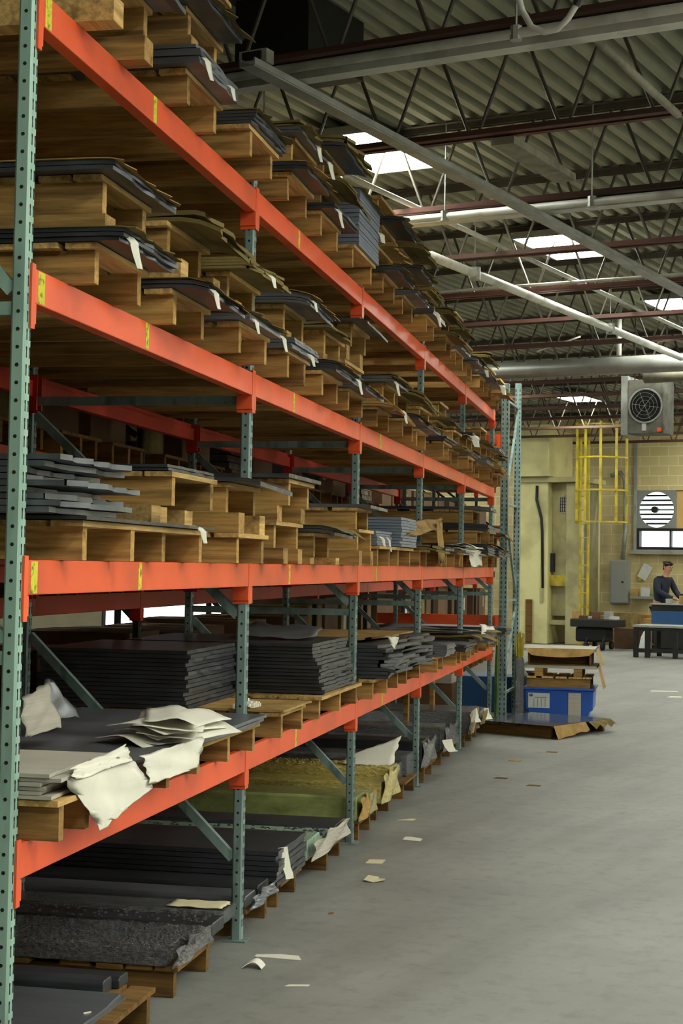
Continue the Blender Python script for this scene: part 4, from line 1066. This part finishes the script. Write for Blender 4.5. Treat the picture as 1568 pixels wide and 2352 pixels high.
# electrical cabinet
t = bt('electrical_cabinet', 'grey steel electrical cabinet on the back wall', 'cabinet', -10.32, WV - .15, .86)
MB().box(-.22, .22, 0, .148, 0, .97).obj('cabinet_body', CABG, t, bevel=.008)
MB().box(-.20, .20, -.012, -.001, .02, .95).obj('cabinet_door', CABG, t, bevel=.004)
MB().box(.06, .11, -.025, -.0125, .46, .5).obj('door_handle', DKMET, t)
bar('conduit_pipe', 'thin grey conduit rising on the back wall beside the ladder cage', 'pipe', -10.02, -9.96, WV - .06, WV - .005, 2.0, 4.5, GALV)
t = bt('duct_hose', 'pale bent duct curving down beside the ladder cage', 'duct', -10.2, WV - .1, 2.2)
MB().tube([(-.35, 0, 1.55), (-.12, 0, 1.62), (-.02, 0, 1.45), (0, 0, 1.1), (0, 0, .3), (-.06, 0, -.35)], .05, 10).obj('hose', GALV, t, smooth=True)
bar('grey_rail', 'grey shelf rail right of the electrical cabinet', 'rail', -10.05, -9.3, WV - .2, WV - .1, .98, 1.03, CABG)
for i, (uu, ww, hh, mt_) in enumerate(((-9.95, .16, .16, CARD), (-9.7, .2, .2, LABEL), (-9.45, .14, .24, GREENL))):
    o = MB().box(-ww / 2, ww / 2, -.045, .045, 0, hh).obj('parts_box', mt_, None, UV(uu, WV - .15, 1.032)); o.rotation_euler = (0, 0, BROT); tag(o, '%s parts box on the grey shelf rail' % ('cardboard', 'white', 'green')[i], 'box')
t = bt('plastic_tray', 'white tilted plastic panel on the wall above the rail', 'panel', -9.75, WV - .06, 1.58)
MB().box(-.11, .11, -.01, .01, -.17, .17, Matrix.Rotation(math.radians(28), 4, 'Y')).obj('panel_face', LABEL, t)
MB().box(-.16, -.08, .012, .05, -.2, .05).obj('yellow_holder', YELLOW, t)
# hanging fan heater
t = bt('fan_heater', 'square grey unit heater with round fan hanging from the roof', 'heater', -5.08, 21.45, 3.44)
t.scale = (.737,) * 3
MB().box(-.33, .33, -.30, .34, 0, .98).obj('casing', DUSTD, t, bevel=.01)
MB().box(-.47, -.335, -.28, .3, -.02, 1.06).obj('side_panel', GALV, t, bevel=.006)
pts = [(.0 + .27 * math.cos(a), -.31, .5 + .27 * math.sin(a)) for a in [2 * math.pi * k / 32 for k in range(33)]]
pts = [(x * 1.13, y, .5 + (z - .5) * 1.13) for x, y, z in pts]
MB().tube(pts, .018, 6).obj('fan_ring', GALV, t)
MB().tube([(0, -.302, .5), (0, -.307, .5)], .285, 28).obj('fan_mouth', BLACK, t)
for k in range(4):
    a = k * math.pi / 2 + .4
    MB().sheet(lambda s, u: (math.cos(a + .5 * (u - .5)) * (.05 + .19 * s), -.322 + .012 * (u - .5), .5 + math.sin(a + .5 * (u - .5)) * (.05 + .19 * s)), 4, 3, .003).obj('fan_blade', DKMET, t)
MB().tube([(0, -.338, .5), (0, -.31, .5)], .05, 12).obj('fan_hub', DKMET, t)
m_ = MB()
for rr_ in (.1, .17, .235): m_.tube([(rr_ * math.cos(a), -.345, .5 + rr_ * math.sin(a)) for a in [2 * math.pi * k / 24 for k in range(25)]], .004, 4)
for k in range(6):
    a = k * math.pi / 3 + .9; m_.tube([(0, -.345, .5), (.265 * math.cos(a), -.33, .5 + .265 * math.sin(a))], .005, 4)
m_.obj('fan_guard', GALV, t)
MB().box(-.06, .02, -.315, -.302, .05, .2).obj('rating_plate', LABEL, t)
MB().box(.22, .3, -.315, -.302, .03, .1).obj('red_switch', ORANGE, t)
for x in (-.3, .3): MB().tube([(x, 0, .99), (x, 0, (ZD - 3.44 - .02) / .737)], .012, 6).obj('hanger_rod', WEB, t)
# dark bench in front
t = bt('work_bench', 'low black steel work bench at the right edge near the back', 'bench', -7.45, 29.8)
MB().box(-.56, .75, -.3, .5, .56, .60).obj('bench_top', GALV, t, bevel=.004)
MB().box(-.54, .73, -.28, .48, .50, .558).obj('apron', DKMET, t)
for x in (-.5, -.28, .25, .69):
    for y in (-.26, .46): MB().box(x - .04, x + .04, y - .035, y + .035, .001, .499).obj('leg', DKMET, t)
MB().box(-.46, .65, -.28, -.24, .10, .17).obj('stretcher', DKMET, t)
MB().box(-.24, .21, .28, .32, .10, .17).obj('shelf_rail', DKMET, t)
t = bt('blue_tool_chest', 'blue and grey tool chest behind the black bench', 'tool chest', -7.84, 31.7)
MB().box(-.42, .8, -.3, .3, .52, .82).obj('chest_body', BLUED, t, bevel=.006)
MB().box(-.42, .8, -.3, .3, .822, .94).obj('drawer', DKMET, t, bevel=.004)
MB().box(-.45, .83, -.33, .33, .942, .965).obj('chest_top', GALV, t, bevel=.004)
MB().box(-.38, .76, -.26, .26, .001, .519).obj('chest_base', DKMET, t)
for i, (x, ww, hh, mt_, lab) in enumerate(((-.12, .1, .12, GALV, 'small grey'), (.3, .16, .26, DKMET, 'black'), (.55, .2, .34, DKMET, 'tall black'), (.14, .08, .2, CARD, 'cream'))):
    t2 = bt('tool_case', '%s tool case on top of the blue tool chest' % lab, 'tool case', -7.84 + x, 31.6, .966)
    MB().box(-ww / 2, ww / 2, -.08, .08, 0, hh * .8).obj('case_body', mt_, t2, bevel=.01)
    MB().box(-ww / 3, ww / 3, -.03, .03, hh * .8 + .001, hh).obj('case_handle', DKMET, t2)
# dark machine cart and boxes beside the ladder
t = bt('machine_cart', 'dark wheeled machine cart with scrap on top near the ladder foot', 'cart', -9.5, 31.6)
MB().box(-.42, .52, -.3, .4, .46, .62).obj('cart_bed', DKMET, t, bevel=.02)
MB().box(-.35, .3, -.2, .3, .16, .459).obj('motor_housing', BLACK, t, bevel=.05)
for x in (-.1, .25):
    for y in (-.22, .3):
        MB().tube([(x - .03, y, .085), (x + .03, y, .085)], .08, 14).obj('wheel', BLACK, t)
for x in (-.1, .25): MB().tube([(x, -.22, .17), (x + .06, -.1, .459)], .02, 6).obj('fork', DKMET, t)
r_ = random.Random(2)
for i in range(7):
    x = -9.85 + i * .13; 
    o = MB().box(-.07, .07, -.1, .1, 0, r_.uniform(.04, .16)).obj('scrap_piece', r_.choice((CARD, LABEL, BROWN, GALV)), None, UV(x, 31.6 + r_.uniform(-.1, .1), .622)); o.rotation_euler = (0, 0, BROT + r_.uniform(-.05, .05))
    tag(o, '%s scrap piece lying on the dark machine cart, counted from the left' % ORD[i].replace('nearest', 'first'), 'scrap')
for i, (u, v, sx, sy, sz, mt_, lab) in enumerate(((-9.1, 32.6, .5, .5, .42, BROWN, 'brown carton standing on the floor behind the machine cart'), (-8.7, 33.2, .45, .5, .62, CARD, 'tan carton standing left of the black bench'), (-9.9, 33.9, .9, .5, .7, CARDO, 'olive carton against the back wall by the ladder'), (-8.9, 34.6, 1.2, .6, .66, CARD, 'wide tan carton at the back wall under the cabinet'))):
    o = carton(0, 0, .001, sx, sy, sz, lab, mt_); o.location = UV(u, v, .001); o.rotation_euler = (0, 0, BROT)
o = MB().tube([(0, 0, .001), (0, 0, .05), (.01, 0, .3), (.02, 0, .42)], [.13, .13, .09, .04], 10).obj('white_sack', LABEL, None, UV(-8.35, 31.3), smooth=True); tag(o, 'white sack standing left of the black bench legs', 'sack')

# ------------------------------------------------------------------ person at the back
def skin(name, nodes, edges, mt, parent, sub=2):
    me = bpy.data.meshes.new(name); me.from_pydata([n[0] for n in nodes], edges, [])
    o = bpy.data.objects.new(name, me); COL.objects.link(o)
    sk = o.modifiers.new('skin', 'SKIN'); sk.use_smooth_shade = True
    for v, n in zip(me.skin_vertices[0].data, nodes):
        r = n[1]; v.radius = r if isinstance(r, tuple) else (r, r)
    me.skin_vertices[0].data[0].use_root = True
    ss = o.modifiers.new('sub', 'SUBSURF'); ss.levels = sub; ss.render_levels = sub
    dg = bpy.context.evaluated_depsgraph_get(); dg.update()
    m2 = bpy.data.meshes.new_from_object(o.evaluated_get(dg))
    for p in m2.polygons: p.use_smooth = True
    m2.materials.clear(); m2.materials.append(mt)
    o.modifiers.clear(); o.data = m2; m2.name = name
    o.parent = parent
    return o
t = bt('person', 'person in dark navy work clothes standing bent over the tool chest', 'person', -8.42, 32.5)
t.rotation_euler = (0, 0, BROT + math.radians(62))
# +y is away from the camera; the person leans to the right (+x) with arms reaching to the chest
N = [((0, .02, .95), (.15, .12)), ((.01, .0, 1.12), (.14, .11)), ((.03, -.02, 1.32), (.17, .12)), ((.06, -.04, 1.45), (.10, .09)), ((.09, -.06, 1.53), .055), ((.11, -.08, 1.60), .075), ((.12, -.09, 1.68), (.085, .095)), ((.12, -.09, 1.745), .06),
     ((-.13, -.03, 1.42), .068), ((-.20, -.12, 1.20), .052), ((-.10, -.34, 1.08), .042), ((-.04, -.44, 1.05), .032), ((-.02, -.49, 1.04), (.04, .022)),
     ((.21, -.06, 1.42), .068), ((.28, -.14, 1.20), .052), ((.20, -.36, 1.08), .042), ((.15, -.45, 1.05), .032), ((.13, -.50, 1.04), (.04, .022)),
     ((-.09, .03, .86), .105), ((-.10, .02, .50), .068), ((-.10, .05, .12), .045), ((-.10, .03, .05), .045), ((-.10, -.10, .035), .032),
     ((.09, .03, .86), .105), ((.10, .0, .50), .068), ((.10, .04, .12), .045), ((.10, .02, .05), .045), ((.10, -.11, .035), .032)]
Ed = [(0, 1), (1, 2), (2, 3), (3, 4), (4, 5), (5, 6), (6, 7), (2, 8), (8, 9), (9, 10), (10, 11), (11, 12), (2, 13), (13, 14), (14, 15), (15, 16), (16, 17), (0, 18), (18, 19), (19, 20), (20, 21), (21, 22), (0, 23), (23, 24), (24, 25), (25, 26), (26, 27)]
k = len(N)
for side, base, sx in ((12, (-.02, -.49, 1.04), 1), (17, (.13, -.50, 1.04), -1)):
    for i, (dx, ln) in enumerate(((-.027, .05), (-.009, .062), (.009, .058), (.027, .045))):
        a = len(N)
        N.append(((base[0] + dx, base[1] - .035, base[2] - .004), .0095)); N.append(((base[0] + dx * 1.1, base[1] - .035 - ln * .6, base[2] - .012), .0085)); N.append(((base[0] + dx * 1.1, base[1] - .035 - ln, base[2] - .035), .0075))
        Ed += [(side, a), (a, a + 1), (a + 1, a + 2)]
    a = len(N)
    N.append(((base[0] + sx * .04, base[1] - .01, base[2] - .01), .011)); N.append(((base[0] + sx * .055, base[1] - .05, base[2] - .03), .009))
    Ed += [(side, a), (a, a + 1)]
skin('body', N, Ed, SKIN, t)
# clothing: jacket and trousers a little larger than the body
J = [((0, .02, .86), (.18, .15)), ((.01, .0, 1.12), (.175, .145)), ((.03, -.02, 1.32), (.19, .14)), ((.055, -.035, 1.43), (.12, .11)), ((.08, -.05, 1.49), .075), ((-.13, -.03, 1.42), .085), ((-.20, -.12, 1.20), .067), ((-.10, -.33, 1.085), .056), ((-.055, -.42, 1.055), .046), ((.21, -.06, 1.42), .085), ((.28, -.14, 1.20), .067), ((.20, -.35, 1.085), .056), ((.16, -.43, 1.055), .046)]
skin('jacket', J, [(0, 1), (1, 2), (2, 3), (3, 4), (2, 5), (5, 6), (6, 7), (7, 8), (2, 9), (9, 10), (10, 11), (11, 12)], NAVY, t)
T_ = [((0, .02, .95), (.16, .13)), ((-.09, .03, .84), .118), ((-.10, .02, .50), .085), ((-.10, .05, .10), .066), ((.09, .03, .84), .118), ((.10, .0, .50), .085), ((.10, .04, .10), .066)]
skin('trousers', T_, [(0, 1), (1, 2), (2, 3), (0, 4), (4, 5), (5, 6)], NAVY, t)
skin('hair', [((.125, -.055, 1.70), .085), ((.12, -.075, 1.755), .075), ((.13, -.02, 1.62), .06)], [(0, 1), (0, 2)], HAIR, t)
for s in (-1, 1):
    MB().tube([(.115 + s * .03, -.182, 1.69), (.115 + s * .03, -.176, 1.69)], .011, 8).obj('eye', BLACK, t)
    MB().tube([(.12 + s * .088, -.085, 1.65), (.12 + s * .098, -.08, 1.68), (.12 + s * .088, -.075, 1.71)], .012, 6).obj('ear', SKIN, t)
MB().tube([(.118, -.172, 1.69), (.118, -.2, 1.655), (.118, -.175, 1.648)], [.009, .014, .010], 8).obj('nose', SKIN, t, smooth=True)
MB().tube([(.095, -.172, 1.622), (.115, -.18, 1.62), (.135, -.172, 1.622)], .006, 6).obj('mouth', BROWN, t)
for x in (-.10, .10): MB().prism([(-.17, .001), (.10, .001), (.10, .10), (-.02, .10), (-.14, .06), (-.17, .03)], x - .048, x + .048, 'x').obj('shoe', BLACK, t, bevel=.01)
